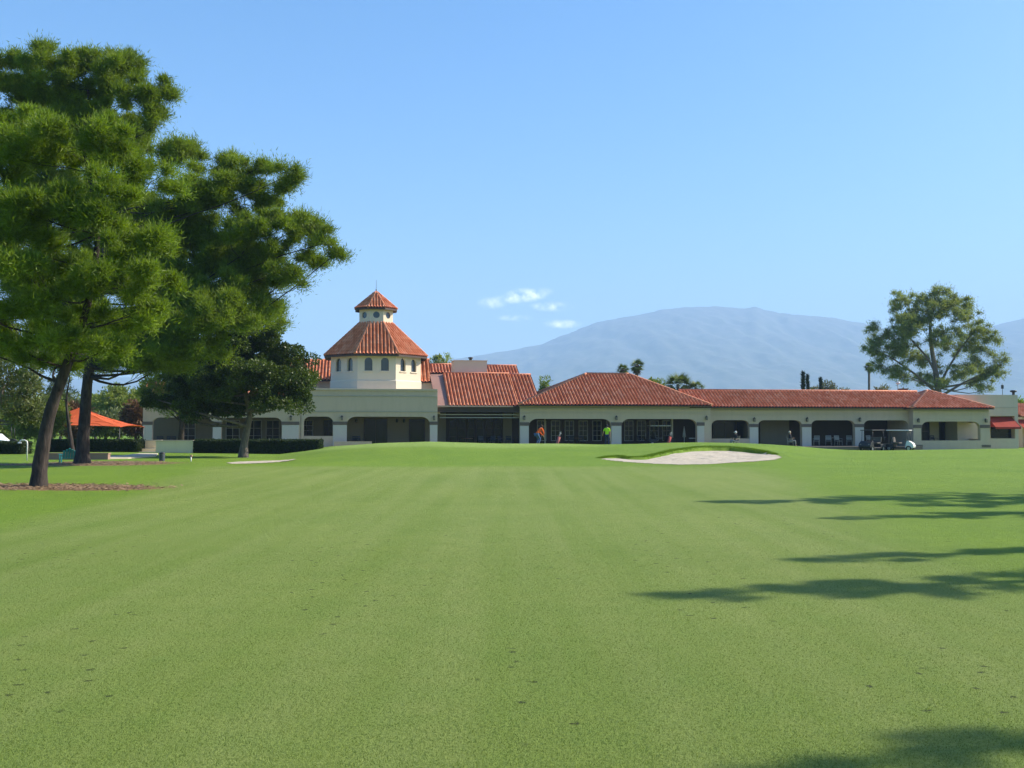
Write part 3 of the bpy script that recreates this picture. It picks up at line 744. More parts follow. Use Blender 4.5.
# tower roof: eight corrugated facets
def octa_roof(name, cx, cy, r0, z0, r1, z1, parent, pitch=.3, cap=.11):
    planes = []; dk = MB(); caps = MB()
    for k in range(8):
        a = -math.pi / 2 + k * math.pi / 4; n = Vector((math.cos(a), math.sin(a), 0)); u = Vector((-math.sin(a), math.cos(a), 0)); c = Vector((cx, cy, 0))
        h0, h1 = r0 * math.tan(math.pi/8), r1 * math.tan(math.pi/8)
        p = c + n * r0 - u * h0 + Vector((0, 0, z0)); q = c + n * r1 - u * h1 + Vector((0, 0, z1)); vd = (c + n * r1 + Vector((0,0,z1))) - (c + n * r0 + Vector((0,0,z0))); vl = vd.length
        ul = 2 * h0; dd = h0 - h1
        def hi(x, ul=ul, dd=dd, vl=vl): return vl * min(1, x / dd, (ul - x) / dd)
        planes.append(tile_plane(p, u, vd, ul, vl, lambda x: 0.0, hi, pitch=pitch))
        slab_under(dk, [p, p + u * ul, q + u * 2 * h1, q] if h1 > .01 else [p, p + u * ul, q], .14)
        L = (q - p).length; nn = int(L / .4) + 1; pts = []; rd = []
        for i in range(nn): pts += [p.lerp(q, i/nn), p.lerp(q, (i+.97)/nn)]; rd += [cap * 1.15, cap * .9]
        caps.tube([x + Vector((0,0,.05)) for x in pts], rd, 8)
        # rafter tails under the eave
    r = roof_obj(name, planes, parent); dk.build('roof_deck', M['fascia'], r); caps.build('ridge_cap', M['ridge'], r)
    return r
ro = (S(425.4, tc) - S(324, tc)) / 2 * math.cos(math.pi/8)
ro = (S(425.2, tc) - S(324.2, tc)) / 2
cu = (S(392.3, tc) - S(358.9, tc)) / 2
zc0 = Zp(375, 323.2, tc - cu); zc1 = Zp(375, 307.8, tc - cu)
ze = Zp(375, 354.0, tc - ro)
octa_roof('tower_roof', sT, tc, ro, ze, cu * .93, zc0 + .12, club)
cup = facet_wall(sT, tc, cu, zc0 - .3, zc1 + .1, [(0, .58, None, (zc0 + zc1) / 2 + .36)], M['tower'], club, 'cupola_wall', .12)
ru = (S(396.4, tc) - S(354.8, tc)) / 2
ca_ = octa_roof('cupola_roof', sT, tc, ru, Zp(375, 307.3, tc - ru), .04, Zp(375, 292.0, tc), club, .26, .08)
m = MB(); za = Zp(375, 292.0, tc); m.tube([(sT, tc, za), (sT, tc, za + .25), (sT, tc, za + .26), (sT, tc, Zp(375, 280, tc))], [.05, .05, .018, .012], 6); m.build('lightning_rod', M['dark'], ca_)
# --- roofs behind and beside the tower
def gable_front(name, px0, px1, py_e, py_r, te, pitch_deg, parent, zbase=None, zref=None, fasc=M['copper']):
    """front slope + back slope from eave line te; ridge height read from the picture"""
    s0, s1 = S(px0, te), S(px1, te); ref = (px0+px1)/2
    z0 = Zp(ref, py_e, te); tn = math.tan(R(pitch_deg)); d = .5
    for _ in range(40): d = (Zp(ref, py_r, te + d) - z0) / tn if d > 0 else 1
    z1 = z0 + d * tn
    U = Vector((1, 0, 0)); Vd = Vector((0, d, z1 - z0)); vl = Vd.length
    pl = [tile_plane((s0, te, z0), U, Vd, s1 - s0, vl, lambda u: 0.0, lambda u: vl), tile_plane((s0, te + 2*d, z0), U, Vector((0, -d, z1-z0)), s1 - s0, vl, lambda u: 0.0, lambda u: vl)]
    r = roof_obj(name, pl, parent); dk = MB()
    slab_under(dk, [(s0,te,z0),(s1,te,z0),(s1,te+d,z1),(s0,te+d,z1)]); slab_under(dk, [(s0,te+2*d,z0),(s1,te+2*d,z0),(s1,te+d,z1),(s0,te+d,z1)]); dk.build('roof_deck', M['fascia'], r)
    cp = MB(); cp.tube([(s0, te+d, z1+.07), (s1, te+d, z1+.07)], .09, 8); cp.build('ridge_cap', M['ridge'], r)
    return r, s0, s1, te, d, z0, z1
def body(name, s0, s1, t0, t1, z0, z1, mat, gable=None):
    m = MB(); m.box(s0, s1, t0, t1, z0, z1)
    if gable:
        d, zr = gable; tm = (t0+t1)/2
        for s in (s0, s1): m.poly([(s,t0,z1),(s,t1,z1),(s,tm,zr)])
    return m.build(name, mat, club)
# left rear block roof (seen left of tower), right small roof, rear roof
r_, a, b, te, d, z0, z1 = gable_front('rear_roof', 225, 334, 380, 360, 9.0, 27, club); body('rear_wall', a+.3, b-.3, te+.6, te+2*d-.6, zf, z0, M['stucco'])
r_, a, b, te, d, z0, z1 = gable_front('rear_roof', 413, 431.5, 382, 360, 5.0, 38, club); body('rear_wall', a+.1, b-.02, te+.25, te+2*d-.3, zP-.3, z0+.05, M['tower'])
r_, a, b, te, d, z0, z1 = gable_front('rear_roof', 429, 454.5, 373.2, 364.8, 12.0, 27, club); body('rear_wall', a+.1, b-.1, te+.4, te+2*d-.4, zf, z0, M['stucco'])
r_, a, b, te, d, z0, z1 = gable_front('rear_roof', 484, 519.8, 375, 366, 12.5, 27, club); body('rear_wall', a+.1, b-.1, te+.4, te+2*d-.4, zf, z0, M['stucco'])
# chimney block
m = MB(); t_ = 7.2; m.box(S(454, t_), S(487, t_), t_, t_+2.6, 4.5, Zp(470, 361, t_)); m.box(S(453.6, t_-.04), S(487.4, t_-.04), t_-.05, t_+2.65, Zp(470, 361, t_)+.003, Zp(470, 360.2, t_)); ch = m.build('chimney', M['tower'], club)
m = MB(); t_=8; m.lathe([(.14, 6.5), (.14, Zp(470, 358.6, t_)), (.24, Zp(470, 358.5, t_)), (.24, Zp(470, 357.4, t_)), (.02, Zp(470, 357, t_))], (S(470.5, t_), t_, 0), 10); m.build('vent_pipe', M['dark'], ch)
# brown panel between portico and hall roof
te = .2; tb = 6.0
m = MB(); p = [(S(437.6, te), te, Zp(442, 405.8, te)), (S(449.5, te), te, Zp(442, 405.8, te)), (S(449.5, te), tb, Zp(442, 374, tb)), (S(449.5,te)-1.25, tb, Zp(442, 374, tb))]
slab_under(m, p, .1); m.build('metal_roof_panel', M['panel'], club)
# hall roof (B)
r_, a, b, te, d, z0, z1 = gable_front('hall_roof', 449, 519.5, 406, 374.0, 0.0, 28, club)
hallr = r_
body('hall_wall', S(438, 4.2), S(522, 4.2), 4.2, 2*d-.4, zf, z0-.05, M['innerdark'])
r2, a2, b2, te2, d2, z02, z12 = gable_front('hall_roof', 517, 541, 403, 375.2, 1.0, 28, club); body('hall_wall', a2+.05, b2-.15, te2+3.7, te2+2*d2-.3, 2.5, z02, M['stucco'])
m = MB(); m.box(S(437.6), S(513), -.08, -.003, Zp(470, 407.0), Zp(470, 405.6)); m.build('gutter', M['copper'], hallr)
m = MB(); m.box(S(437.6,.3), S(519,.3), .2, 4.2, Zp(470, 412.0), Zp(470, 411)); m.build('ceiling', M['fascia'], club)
for py, mt in ((414.6, M['trim']), (417.6, M['offwhite'])):
    m = MB(); m.box(S(440,.5), S(518.5,.5), .5, .62, Zp(470, py+.45, .5), Zp(470, py-.45, .5)); m.build('beam', mt, club)
m = MB(); m.box(S(437.6,.3), S(519.5,.3), .25, .38, Zp(470, 411.2,.3)-.001, Zp(470, 406.9,.3)); m.build('beam', M['fascia'], club)
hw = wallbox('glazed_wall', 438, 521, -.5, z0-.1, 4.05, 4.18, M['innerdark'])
for a, b in ((449, 457), (458, 466), (467, 475), (476, 484), (485, 493), (494, 502)): window(a, b, 419, 446, 4.05, hw, 1, 3, frame=M['fascia'])
wallbox('inner_pillar', 503, 512, -.5, z0-.1, 3.7, 4.04, M['inner'])
wallbox('inner_pillar', 441.5, 446, -.5, z0-.1, 3.7, 4.04, M['inner'])

# --- central pavilion C
sC0, sC1 = S(520), S(710.5)
zE = Zp(600, 405.2, -.6)
zoC = Zp(600, 418.9)
pav = arcade('pavilion_wall', sC0, sC1, zf, zE + .02, 0, .45, [(S(528.8), S(611.3), FL, zoC, .75), (S(621.3), S(697), FL, zoC, .75)], M['stucco'], club)
d = 5.6; zR = EYE + ray(600, 374.4)[1] * YY(S(600, 5), 5)
hip_roof('pavilion_roof', S(518.8, -.6), S(712, -.6), -.6, -.6 + 2*d, zE, zR, S(586.6, -.6 + d), S(629, -.6 + d), -.6 + d, club)
band(520, 711, 407.8, 409.4, -.08, -.002, M['trim'], pav, 'cornice'); band(520, 711, 413, 413.8, -.04, -.002, M['stucco'], pav)
for a, b in ((520, 528.8), (611.3, 621.3), (697, 704)): pier_band(a, b, pav, py0=422.3, py1=425.6); pier_face(a, b, pav, py0=426)
for px in (524, 616, 706): lantern(px, pav)
m = MB(); m.box(sC0+.1, sC1-.1, .46, 4.0, zoC+.2, zoC+.35); m.build('ceiling', M['inner'], club)
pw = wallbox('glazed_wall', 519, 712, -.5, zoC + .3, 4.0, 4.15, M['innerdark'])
x = 537
while x < 606: window(x, x + 9.2, 420.5, 441, 4.0, pw, 2, 4); x += 13.8
x = 624
while x < 668: window(x, x + 9.2, 420.5, 441, 4.0, pw, 2, 4); x += 12.6
wallbox('inner_pillar', 544.5, 545.5, -.5, zoC+.2, 1.6, 1.7, M['trim']); wallbox('inner_pillar', 671.5, 673, -.5, zoC+.2, 1.6, 1.75, M['trim'])
body('pavilion_core', sC0+.2, sC1-.2, 4.6, 9.6, zf, zE-.3, M['stucco'])
# side walls of pavilion
for sx in (sC0 + .01, sC1 - .46):
    m = MB(); m.box(sx, sx+.45, .46, 4.0, zoC + .1, zE-.01); m.build('side_wall', M['stucco'], club)

# --- right arcade D
tD = .55
sD0, sD1 = S(710.5, tD), S(913, tD)
zED = Zp(810, 407.4, tD - .55); zoD = Zp(810, 420.2, tD)
arc = arcade('arcade_wall', sD0, sD1, zf, zED + .02, tD, tD + .42,
    [(S(711.5, tD), S(749.3, tD), Zp(730, 438.6, tD), zoD, .6), (S(758, tD), S(801.7, tD), FL, zoD, .6), (S(811, tD), S(854.6, tD), FL, zoD, .6), (S(863.5, tD), S(908, tD), FL, zoD, .6)], M['stucco'], club)
te = tD - .6; s0, s1 = S(690, te), S(935, te); tn = math.tan(R(28)); dd = 1.0
for _ in range(40): dd = (Zp(810, 391.3, te + dd) - zED) / tn
zr = zED + dd * tn; Vd = Vector((0, dd, zr - zED)); vl = Vd.length
pl = [tile_plane((s0, te, zED), (1,0,0), Vd, s1-s0, vl, lambda u: 0.0, lambda u: vl), tile_plane((s0, te+2*dd, zED), (1,0,0), Vector((0,-dd,zr-zED)), s1-s0, vl, lambda u: 0.0, lambda u: vl)]
ar = roof_obj('arcade_roof', pl, club); dk = MB(); slab_under(dk, [(s0,te,zED),(s1,te,zED),(s1,te+dd,zr),(s0,te+dd,zr)]); slab_under(dk, [(s0,te+2*dd,zED),(s1,te+2*dd,zED),(s1,te+dd,zr),(s0,te+dd,zr)]); dk.build('roof_deck', M['fascia'], ar)
cp = MB(); cp.tube([(s0, te+dd, zr+.06), (s1, te+dd, zr+.06)], .10, 8); cp.build('ridge_cap', M['ridge'], ar)
band(711, 913, 409.6, 410.6, tD-.08, tD-.002, M['trim'], arc, 'cornice'); band(711, 913, 415, 415.8, tD-.04, tD-.002, M['stucco'], arc)
for a, b in ((749.3, 758), (801.7, 811), (854.6, 863.5)):
    pier_band(a, b, arc, tD, 424, 427); pier_face(a, b, arc, tD, 427.4); lantern((a+b)/2, arc, tD-.002, 419.6)
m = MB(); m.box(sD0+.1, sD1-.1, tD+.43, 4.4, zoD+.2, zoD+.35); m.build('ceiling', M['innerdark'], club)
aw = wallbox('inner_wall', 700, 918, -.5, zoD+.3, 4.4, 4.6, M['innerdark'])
wallbox('inner_partition', 760, 789, -.5, zoD+.2, 3.2, 4.3, M['inner'])
window(712.5, 748, 421, 439, 2.4, aw, 3, 1, frame=M['fascia'])
body('arcade_core', S(720,4.7), S(918,4.7), 4.62, 5.6, zf, zED-.2, M['stucco'])
# low kerb wall under the arcade
m = MB(); m.box(S(803, -.3), S(884, -.3), -.45, -.25, zf, Zp(840, 448.6, -.3)); m.build('kerb_wall', M['stucco'], club)

# --- end pavilion E
tE = -.25
sE0, sE1 = S(913, tE), S(989, tE)
zEE = Zp(950, 408.2, tE - .6); zoE = Zp(950, 421.5, tE)
endp = arcade('end_pavilion_wall', sE0, sE1, zf, zEE + .02, tE, tE + .42, [(S(921, tE), S(980, tE), Zp(950, 440.5, tE), zoE, .75)], M['stucco'], club)
cE = (S(912, tE-.6) + S(994.5, tE-.6)) / 2; hE = (S(994.5, tE-.6) - S(912, tE-.6)) / 2
hip_roof('end_pavilion_roof', cE-hE, cE+hE, tE-.6, tE-.6+2*hE, zEE, Zp(938, 391.2, tE-.6+hE), cE-.05, cE+.05, tE-.6+hE, club)
band(913, 989, 410.2, 411.4, tE-.08, tE-.002, M['trim'], endp, 'cornice')
for a, b in ((913, 921), (980, 989)): pier_band(a, b, endp, tE, 424.8, 428); 
for px in (917.5, 985): lantern(px, endp, tE-.002, 420.5)
for a, b in ((914.5, 922), (981, 990)):
    m = MB(); z = Zp(a, 447.3, tE-.002)
    for k in range(4): m.box(S(a, tE), S(b, tE), tE-.03, tE-.004, z+k*.06, z+k*.06+.035)
    m.build('wall_vent', M['dark'], endp)
ew = wallbox('inner_wall', 915, 984, -.5, zoE+.3, 4.2, 4.4, M['warm'])
window(921, 929, 422, 440.5, 4.2, ew, 1, 2, frame=M['fascia']); 
window(938.5, 957.5, 422, 443, 4.2, ew, 2, 1, frame=M['fascia'], name='glass_door'); window(962, 968, 422, 441, 4.2, ew, 1, 2, frame=M['fascia'])
wallbox('inner_pillar', 969, 975.5, -.5, zoE+.2, 3.2, 4.1, M['warm'])
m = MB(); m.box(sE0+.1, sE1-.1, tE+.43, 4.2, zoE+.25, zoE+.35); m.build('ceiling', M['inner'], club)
m = MB(); m.box(sE0+.01, sE0+.42, tE+.43, 4.2, zf, zEE-.01); m.build('side_wall', M['stucco'], club)
m = MB(); m.box(sE1-.42, sE1-.01, tE+.43, 4.2, zoE-.1, zEE-.01); m.box(sE1-.42, sE1-.01, tE+.43, 4.2, zf, .6); m.build('side_wall', M['stucco'], club)
body('end_pavilion_core', sE0+.3, sE1-.3, 4.42, 6.0, zf, zEE-.2, M['stucco'])

# --- left wing A behind the dark tree
te = -.4; zEA = Zp(230, 399, te)
lw = arcade('left_wing_wall', S(143), S(301.5), zf, zEA, 0, .45, [(S(152.5), S(213), FL, Zp(200, 417.5), .6), (S(221.5), S(282), FL, Zp(250, 417.5), .6)], M['stucco'], club)
gable_front('left_wing_roof', 140, 303, 399, 384, -.5, 28, club)
lwi = wallbox('inner_wall', 143, 300, -.5, zEA-.1, 3.4, 3.6, M['inner'])
for a, b in ((181, 196), (226, 240), (246, 262), (266, 280)): window(a, b, 420, 444, 3.4, lwi, 2, 3)
for a, b in ((143, 152.5), (213, 221.5), (282, 299)): pier_band(a, b, lw); pier_face(a, b, lw)
body('left_wing_core', S(145, 3.7), S(299, 3.7), 3.62, 6.5, zf, zEA-.2, M['stucco'])
lantern(291, lw)

# --- flat-roofed annex F
an = empty('annex_building', B2W(S(1000, 2.2), 2.2), BR)
tag(an, 'flat-roofed beige annex with a red window awning at the right end', 'building')
def A_(px, t): return S(px, t) - S(1000, 2.2)
t0 = .0
sz = Zp(1000, 394.8, 2.2); a0, a1 = A_(957, 2.2), A_(1018, 2.2); w0, w1 = A_(990, 2.2), A_(1014.5, 2.2); zb, zt = Zp(1000, 438.5, 2.2), Zp(1000, 416, 2.2)
m = MB()
m.box(a0, w0, 0, 9, zf, sz); m.box(w1, a1, 0, 9, zf, sz); m.box(w0, w1, 0, 9, zf, zb); m.box(w0, w1, 0, 9, zt, sz); m.box(w0, w1, .6, 9, zb, zt)
m.build('wall', stucco('annex_stucco', (.60, .50, .38)), an)
m = MB(); m.box(w0+.05, w1-.05, .5, .58, zb+.05, zt-.9); wn_ = m.build('window', M['glass'], an)
m = MB(); m.box(w0-.05, w1+.25, -.04, .0-.003, Zp(1000, 407.4, 2.2)-.04, Zp(1000, 407.4, 2.2)); m.build('moulding', M['trim'], an)
za0, za1 = zt - .03, Zp(1000, 427, 1.6)
m = MB(); q = [(w0+.02, .45, za0), (w1-.02, .45, za0), (w1+.12, -.75, za1), (w0+.02, -.75, za1)]
slab_under(m, q, .02); m.poly([q[3], q[2], (q[2][0], -.75, za1-.18), (q[3][0], -.75, za1-.18)]); m.poly([q[1], q[2], (w1-.02, .45, za1)]); m.poly([q[0], q[3], (w0+.02, .45, za1)])
m.build('awning', M['awning'], an)
m = MB(); x, y = A_(1018, 2.5)-.3, .5; m.lathe([(.12, sz-.05), (.12, sz+.25), (.3, sz+.3), (.3, sz+.42), (.2, sz+.46)], (x, y, 0), 10); m.build('vent_cap', M['dark'], an)
# far right neighbour with tile roof and awning
nb = empty('neighbour_building', B2W(S(1045, 10), 10), BR)
tag(nb, 'red-roofed low building just visible past the annex at the right edge', 'building')
def N_(px, t): return S(px, t) - S(1045, 10)
ze_ = Zp(1030, 417, 10); zr_ = Zp(1030, 404, 13)
m = MB(); m.box(N_(1022, 10), N_(1110, 10), 0, 7, zf, ze_); m.build('wall', M['warm'], nb)
U = Vector((1,0,0)); Vd = Vector((0, 4.2, zr_-ze_)); vl = Vd.length; L = N_(1112, 10)-N_(1019, 10)
rf = roof_obj('roof', [tile_plane((N_(1019, 10), -.6, ze_), U, Vd, L, vl, lambda u: 0., lambda u: vl), tile_plane((N_(1019, 10), 7.8, ze_), U, Vector((0,-4.2,zr_-ze_)), L, vl, lambda u: 0., lambda u: vl)], nb)
m = MB(); q = [(N_(1021, 9), -.1, Zp(1030, 419, 9)), (N_(1060, 9), -.1, Zp(1030, 419, 9)), (N_(1060, 9), -1.8, Zp(1030, 431, 9)), (N_(1021, 9), -1.8, Zp(1030, 431, 9))]; slab_under(m, q, .03); m.build('awning', M['awning'], nb)
m = MB(); m.box(N_(1021, 9), N_(1060, 9), -1.5, -1.4, zf, Zp(1030, 441, 9)); m.build('low_wall', M['beigewall'], nb)

# ------------------------------------------------------------------ rooftop and far items
def world_of(px, py, Y): return at(px, py, Y)
def bush_tree(px, pyb, pyt, wpx, Y, mat, name, label, n=60, per=140, L=.5, W=.16, cat='tree', bark='bark2', group=None, puff=.9):
    b = at(px, pyb, Y); z0 = min(0.0, b.z) - .3; top = at(px, pyt, Y).z; half = wpx / F * Y / 2
    root = empty(name, (b.x, b.y, z0)); H = top - z0; zc0_ = max(H * .28, 0.6)
    mb = MB(); mb.tube([(0, 0, 0), (.1, 0, H*.25), (-.1, .1, H*.5), (0, 0, H*.75)], [.07*H**.6, .05*H**.6, .035*H**.6, .015*H**.6], 7)
    C = fill_blob((0, 0, (H + zc0_)/2), half - puff*.5, half*.8, max((H - zc0_)/2 - puff*.3, .3), n); Rr = puff * (.6 + .8 * rng.random(n))
    for k in range(0, n, 5): limb(mb, (0, 0, H*random.uniform(.25, .6)), C[k], .02*H**.6, .01, .1, 3, 5)
    V, T, k = leaves(C, Rr, per, L, W, 'quad', .8, shell=.3)
    mb.build('trunk', M[bark], root); np_mesh('crown', V, k, mat, root, tint=T); tag(root, label, cat, group); return root
big = tree('eucalyptus_tree', 128.0, [(939,432),(939,400),(938,388),(935,368),(931,345),(930,322),(936,300)], .55,
    [(940,291,15,9,0),(922,297,16,10,.5),(897,300,15,10,-.5),(955,300,15,10,.4),(968,306,14,10,0),(925,312,26,16,0),(948,306,22,14,1),(872,330,12,9,.3),(995,345,8,10,.5),(912,322,22,14,1.5),(930,360,18,10,1.5),(905,330,24,20,-1),(888,348,22,16,0),(872,343,13,9,1),(880,366,15,11,1),(900,372,18,12,-1),(903,352,22,16,2),(965,320,20,14,-2),(982,332,18,14,0),(975,352,18,12,1),(955,345,20,14,2),(940,335,22,14,-2),(960,372,24,8,-1),(985,374,16,9,0),(1000,368,7,10,0),(1003,358,5,7,0),(920,380,18,9,2),(945,382,16,7,-2),(990,338,10,10,0),(900,308,12,9,0),(872,352,10,6,-1),(987,388,14,5,0),(992,374,16,9,.5),(978,382,20,7,1),(1000,362,9,9,.5),(970,366,18,8,.8)],
    3.1, .92, 165, .30, .075, M['pine3'], M['bark2'], 'tri', nlimb=.5, twig=.35, shell=0, flat=.8, rise=.55, forks=[[(939,388),(946,372),(958,352),(972,334),(982,320)],[(938,376),(926,356),(908,336),(896,312)],[(936,392),(915,374),(892,358),(872,348)],[(941,396),(965,382),(990,370)]])
tag(big, 'big airy tree with forked trunk rising behind the right end pavilion', 'tree')

def palm(px, pyt, Y, H_crown_px, label, skirt=True, base_py=432, spread=1.0, nfr=46):
    b = at(px, pyt, Y); z0 = -.3; root = empty('palm_tree', (b.x, b.y, z0)); r = H_crown_px / F * Y / 2; Hc = b.z - z0 - r * .8
    mb = MB(); mb.tube([(0,0,0), (.05,0,Hc*.3), (-.05,0,Hc*.7), (0,0,Hc)], [.26,.2,.17,.18], 9); mb.build('trunk', M['bark2'], root)
    V = []; T = []
    for i in range(nfr):
        a = random.uniform(0, 2*math.pi); el = random.uniform(-.7, 1.35); L = r * random.uniform(.85, 1.1) * spread
        d = Vector((math.cos(a)*math.cos(el), math.sin(a)*math.cos(el), math.sin(el)*.9)); hub = Vector((0,0,Hc)) + d * L * .45; tt = random.random()
        perp = d.cross(Vector((0,0,1))).normalized(); V += [Vector((0,0,Hc))-perp*.03, Vector((0,0,Hc))+perp*.03, hub]; T += [tt]*3
        upv = perp.cross(d)
        for k in range(13):
            w = (k - 6) / 6 * 1.25; dd = d*math.cos(w) + perp*math.sin(w); tip = hub + dd * L * .58 - Vector((0,0,L*.16*(abs(w)+.3)))
            n_ = dd.cross(upv).normalized() * L * .035
            V += [hub - n_*.3 , hub + n_*2, tip]; T += [tt]*3
    np_mesh('crown', np.array([tuple(v) for v in V]), 3, M['palm'], root, tint=T)
    if skirt:
        C = [(0,0,Hc - r*.5*k/6) for k in range(7)]; Vv, T, k = leaves(np.array(C), np.full(7, r*.30), 60, r*.4, r*.07, 'tri', .8, up=-1.2); np_mesh('dead_frond_skirt', Vv, k, M['skirt'], root, tint=T)
    tag(root, label, 'palm', 'palms behind the clubhouse'); return root
palm(623, 363, 118, 17, 'left palm of the close pair above the central pavilion ridge')
palm(637, 358, 115, 20, 'taller right palm of the close pair above the central pavilion ridge')
palm(678, 373, 108, 30, 'spiky palm low behind the ridge where the arcade roof begins', False, spread=1.15, nfr=54)
palm(696, 379, 108, 22, 'yellower small palm just right of the spiky palm on the arcade ridge', False)
palm(869, 362, 150, 13, 'slender lone palm on a thin trunk left of the big airy tree', True)
def cypress(px, pyt, Y, wpx, label):
    b = at(px, pyt, Y); z0 = -.3; H = b.z - z0; r = wpx / F * Y / 2; root = empty('cypress_tree', (b.x, b.y, z0))
    mb = MB(); mb.tube([(0,0,0), (0,0,H*.9)], [.15, .02], 6); mb.build('trunk', M['bark2'], root)
    n = 60; C = [(random.uniform(-.2,.2)*r, random.uniform(-.2,.2)*r, H*(.05+.93*i/n)) for i in range(n)]; Rr = [r*(1-.75*abs((i/n)*1.15-.25)**1.5) for i in range(n)]
    V, T, k = leaves(np.array(C), np.array(Rr), 60, .4, .1, 'tri', 1.0, up=1.2); np_mesh('crown', V, k, M['cypress'], root, tint=T); tag(root, label, 'cypress', 'cypresses behind the arcade'); return root
cypress(803, 371, 140, 4.0, 'widest and tallest dark cypress above the arcade ridge'); cypress(807.5, 374, 142, 1.8, 'thin cypress right beside the tallest one'); cypress(820.5, 377, 145, 2.0, 'thin lone cypress further right above the arcade roof')
for px, pyb, pyt, w_, Y, lab in ((815, 432, 385, 16, 150, 'dusty bush at the foot of the cypresses'), (829, 432, 384, 14, 165, 'small dusty tree in the middle of the arcade skyline'), (845, 432, 387, 16, 160, 'low dusty bush left of the lone palm'), (884, 432, 386, 20, 150, 'dusty bush under the left side of the big airy tree'), (906, 432, 387, 16, 155, 'dusty bush left of the big forked trunk')):
    bush_tree(px, pyb, pyt, w_, Y, M['desert'], 'desert_tree', lab, 30, 90, .5, .2, group='dusty trees on the skyline behind the arcade')
bush_tree(441, 432, 352, 30, 118, M['pine3'], 'round_tree', 'rounded green treetop between the tower and the chimney', 60, 140, .4, .14)
bush_tree(545, 432, 377, 9, 110, M['shrub'], 'small_tree', 'small treetop in the notch left of the central hip roof', 25, 120, .35, .12, puff=.5)
bush_tree(652, 432, 377, 34, 112, M['shrub'], 'small_tree', 'low treetop peeping over the right hip of the central roof', 50, 120, .35, .12, puff=.6)
bush_tree(1018, 432, 398, 22, 135, M['pine2'], 'round_tree', 'green treetop behind the annex at the far right', 40, 120, .4, .14)
# rooftop equipment
m = MB(); e = empty('rooftop_vent', at(903, 391, 96)); m.box(-.35, .35, -.3, .3, -.6, .18); m.box(-.42, .42, -.36, .36, .183, .23); m.build('housing', M['band'], e)
tag(e, 'small brown box vent on the arcade roof', 'roof vent')
e = empty('antenna', at(898, 391, 97)); m = MB(); m.tube([(0,0,-.8), (0,0,.75)], .04, 6); m.build('mast', M['offwhite'], e); m = MB(); m.lathe([(.02, .62), (.2, .7), (.22, .85), (.02, .92)], (0,0,0), 10); m.build('dish', M['white'], e)
tag(e, 'small white antenna on a mast beside the box vent', 'antenna')
e = empty('roof_pole', at(1002.5, 394, 95)); m = MB(); m.tube([(0,0,-.4), (0,0,1.0)], .025, 6); m.box(-.1, .1, -.06, .06, .5, .85); m.build('mast', M['dark'], e); tag(e, 'thin dark pole with a small box on the annex roof', 'pole')

# ------------------------------------------------------------------ left terrace
def hedge(px0, px1, Y, py0, label, depth=1.3):
    a = at(px0, 440, Y); b = at(px1, 440, Y); ztop = at(px0, py0, Y).z; z0 = gz((a.x+b.x)/2, Y) - .1; Lx = b.x - a.x; H = ztop - z0
    root = empty('hedge', (a.x, Y, z0)); n = int(Lx * H * 2600) + int(Lx * depth * 1800)
    p = np.stack([rng.random(n)*Lx, rng.random(n)*depth, rng.random(n)*H], 1)
    f = rng.random(n); 
    sel = f < .42; p[sel, 1] = rng.random(sel.sum()) ** 2 * .18
    sel = (f >= .42) & (f < .82); p[sel, 2] = H - rng.random(sel.sum()) ** 2 * .15
    sel = (f >= .82) & (f < .91); p[sel, 0] = rng.random(sel.sum()) ** 2 * .15
    sel = (f >= .91); p[sel, 0] = Lx - rng.random(sel.sum()) ** 2 * .15
    p[:, 2] += (fbm(p[:, 0]*1.3, p[:, 1]*2, 3, 4) - .5) * .14 * (p[:, 2] / H)
    p[:, 1] += (fbm(p[:, 0]*1.7, p[:, 2]*2, 3, 8) - .5) * .2
    V, T, k = leaves(p, np.full(n, .04), 1, .085, .05, 'quad', 1, up=.2, rnd=.9)
    cr = np_mesh('foliage', V, k, M['hedge'], root, tint=T)
    m = MB(); 
    for i in range(int(Lx / .8)): m.tube([(.4+i*.8, depth/2, -.1), (.4+i*.8+random.uniform(-.1,.1), depth/2, H*.8)], [.04, .015], 5)
    m.build('stems', M['bark2'], root)
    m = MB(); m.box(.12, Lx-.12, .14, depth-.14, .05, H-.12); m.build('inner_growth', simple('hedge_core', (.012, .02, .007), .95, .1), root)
    tag(root, label, 'hedge', 'clipped hedges before the left wing'); return root
hedge(194, 319, 66.0, 440.3, 'long clipped hedge right of the beige terrace wall')
hedge(44, 138, 66.0, 440.3, 'clipped hedge left of the beige terrace wall, behind the pines')
hedge(-60, 22, 60.0, 442.3, 'clipped hedge at the left picture edge behind the leaning pine')
tw = empty('terrace_wall', (at(139, 440, 66).x, 66, gz(-24, 66)-.2)); L0 = at(156, 440, 66).x - at(139, 440, 66).x; L1 = at(193, 440, 66).x - at(139, 440, 66).x; hh = at(150, 440.2, 66).z - tw.location.z
m = MB(); m.box(L0, L1, 0, .3, 0, hh-.06); m.box(0, L0-.003, 1.1, 1.4, 0, hh-.06); m.build('wall', M['beigewall'], tw)
m = MB(); m.box(L0-.04, L1+.03, -.04, .34, hh-.058, hh); m.box(-.03, L0-.043, 1.06, 1.44, hh-.058, hh); m.build('coping', M['concrete'], tw)
m = MB(); m.box(.02, L0-.01, .5, 1.09, 0, hh*.42); m.box(.02, L0-.01, .0, .498, 0, hh*.24); m.build('step', M['beigewall'], tw)
tag(tw, 'low pale beige wall with steps between the two clipped hedges', 'wall')
pwl = empty('planter_wall', (at(44, 453, 50.5).x, 50.5, -.15)); L = at(108, 453, 50.5).x - pwl.location.x; h_ = at(60, 453.0, 50.5).z + .15
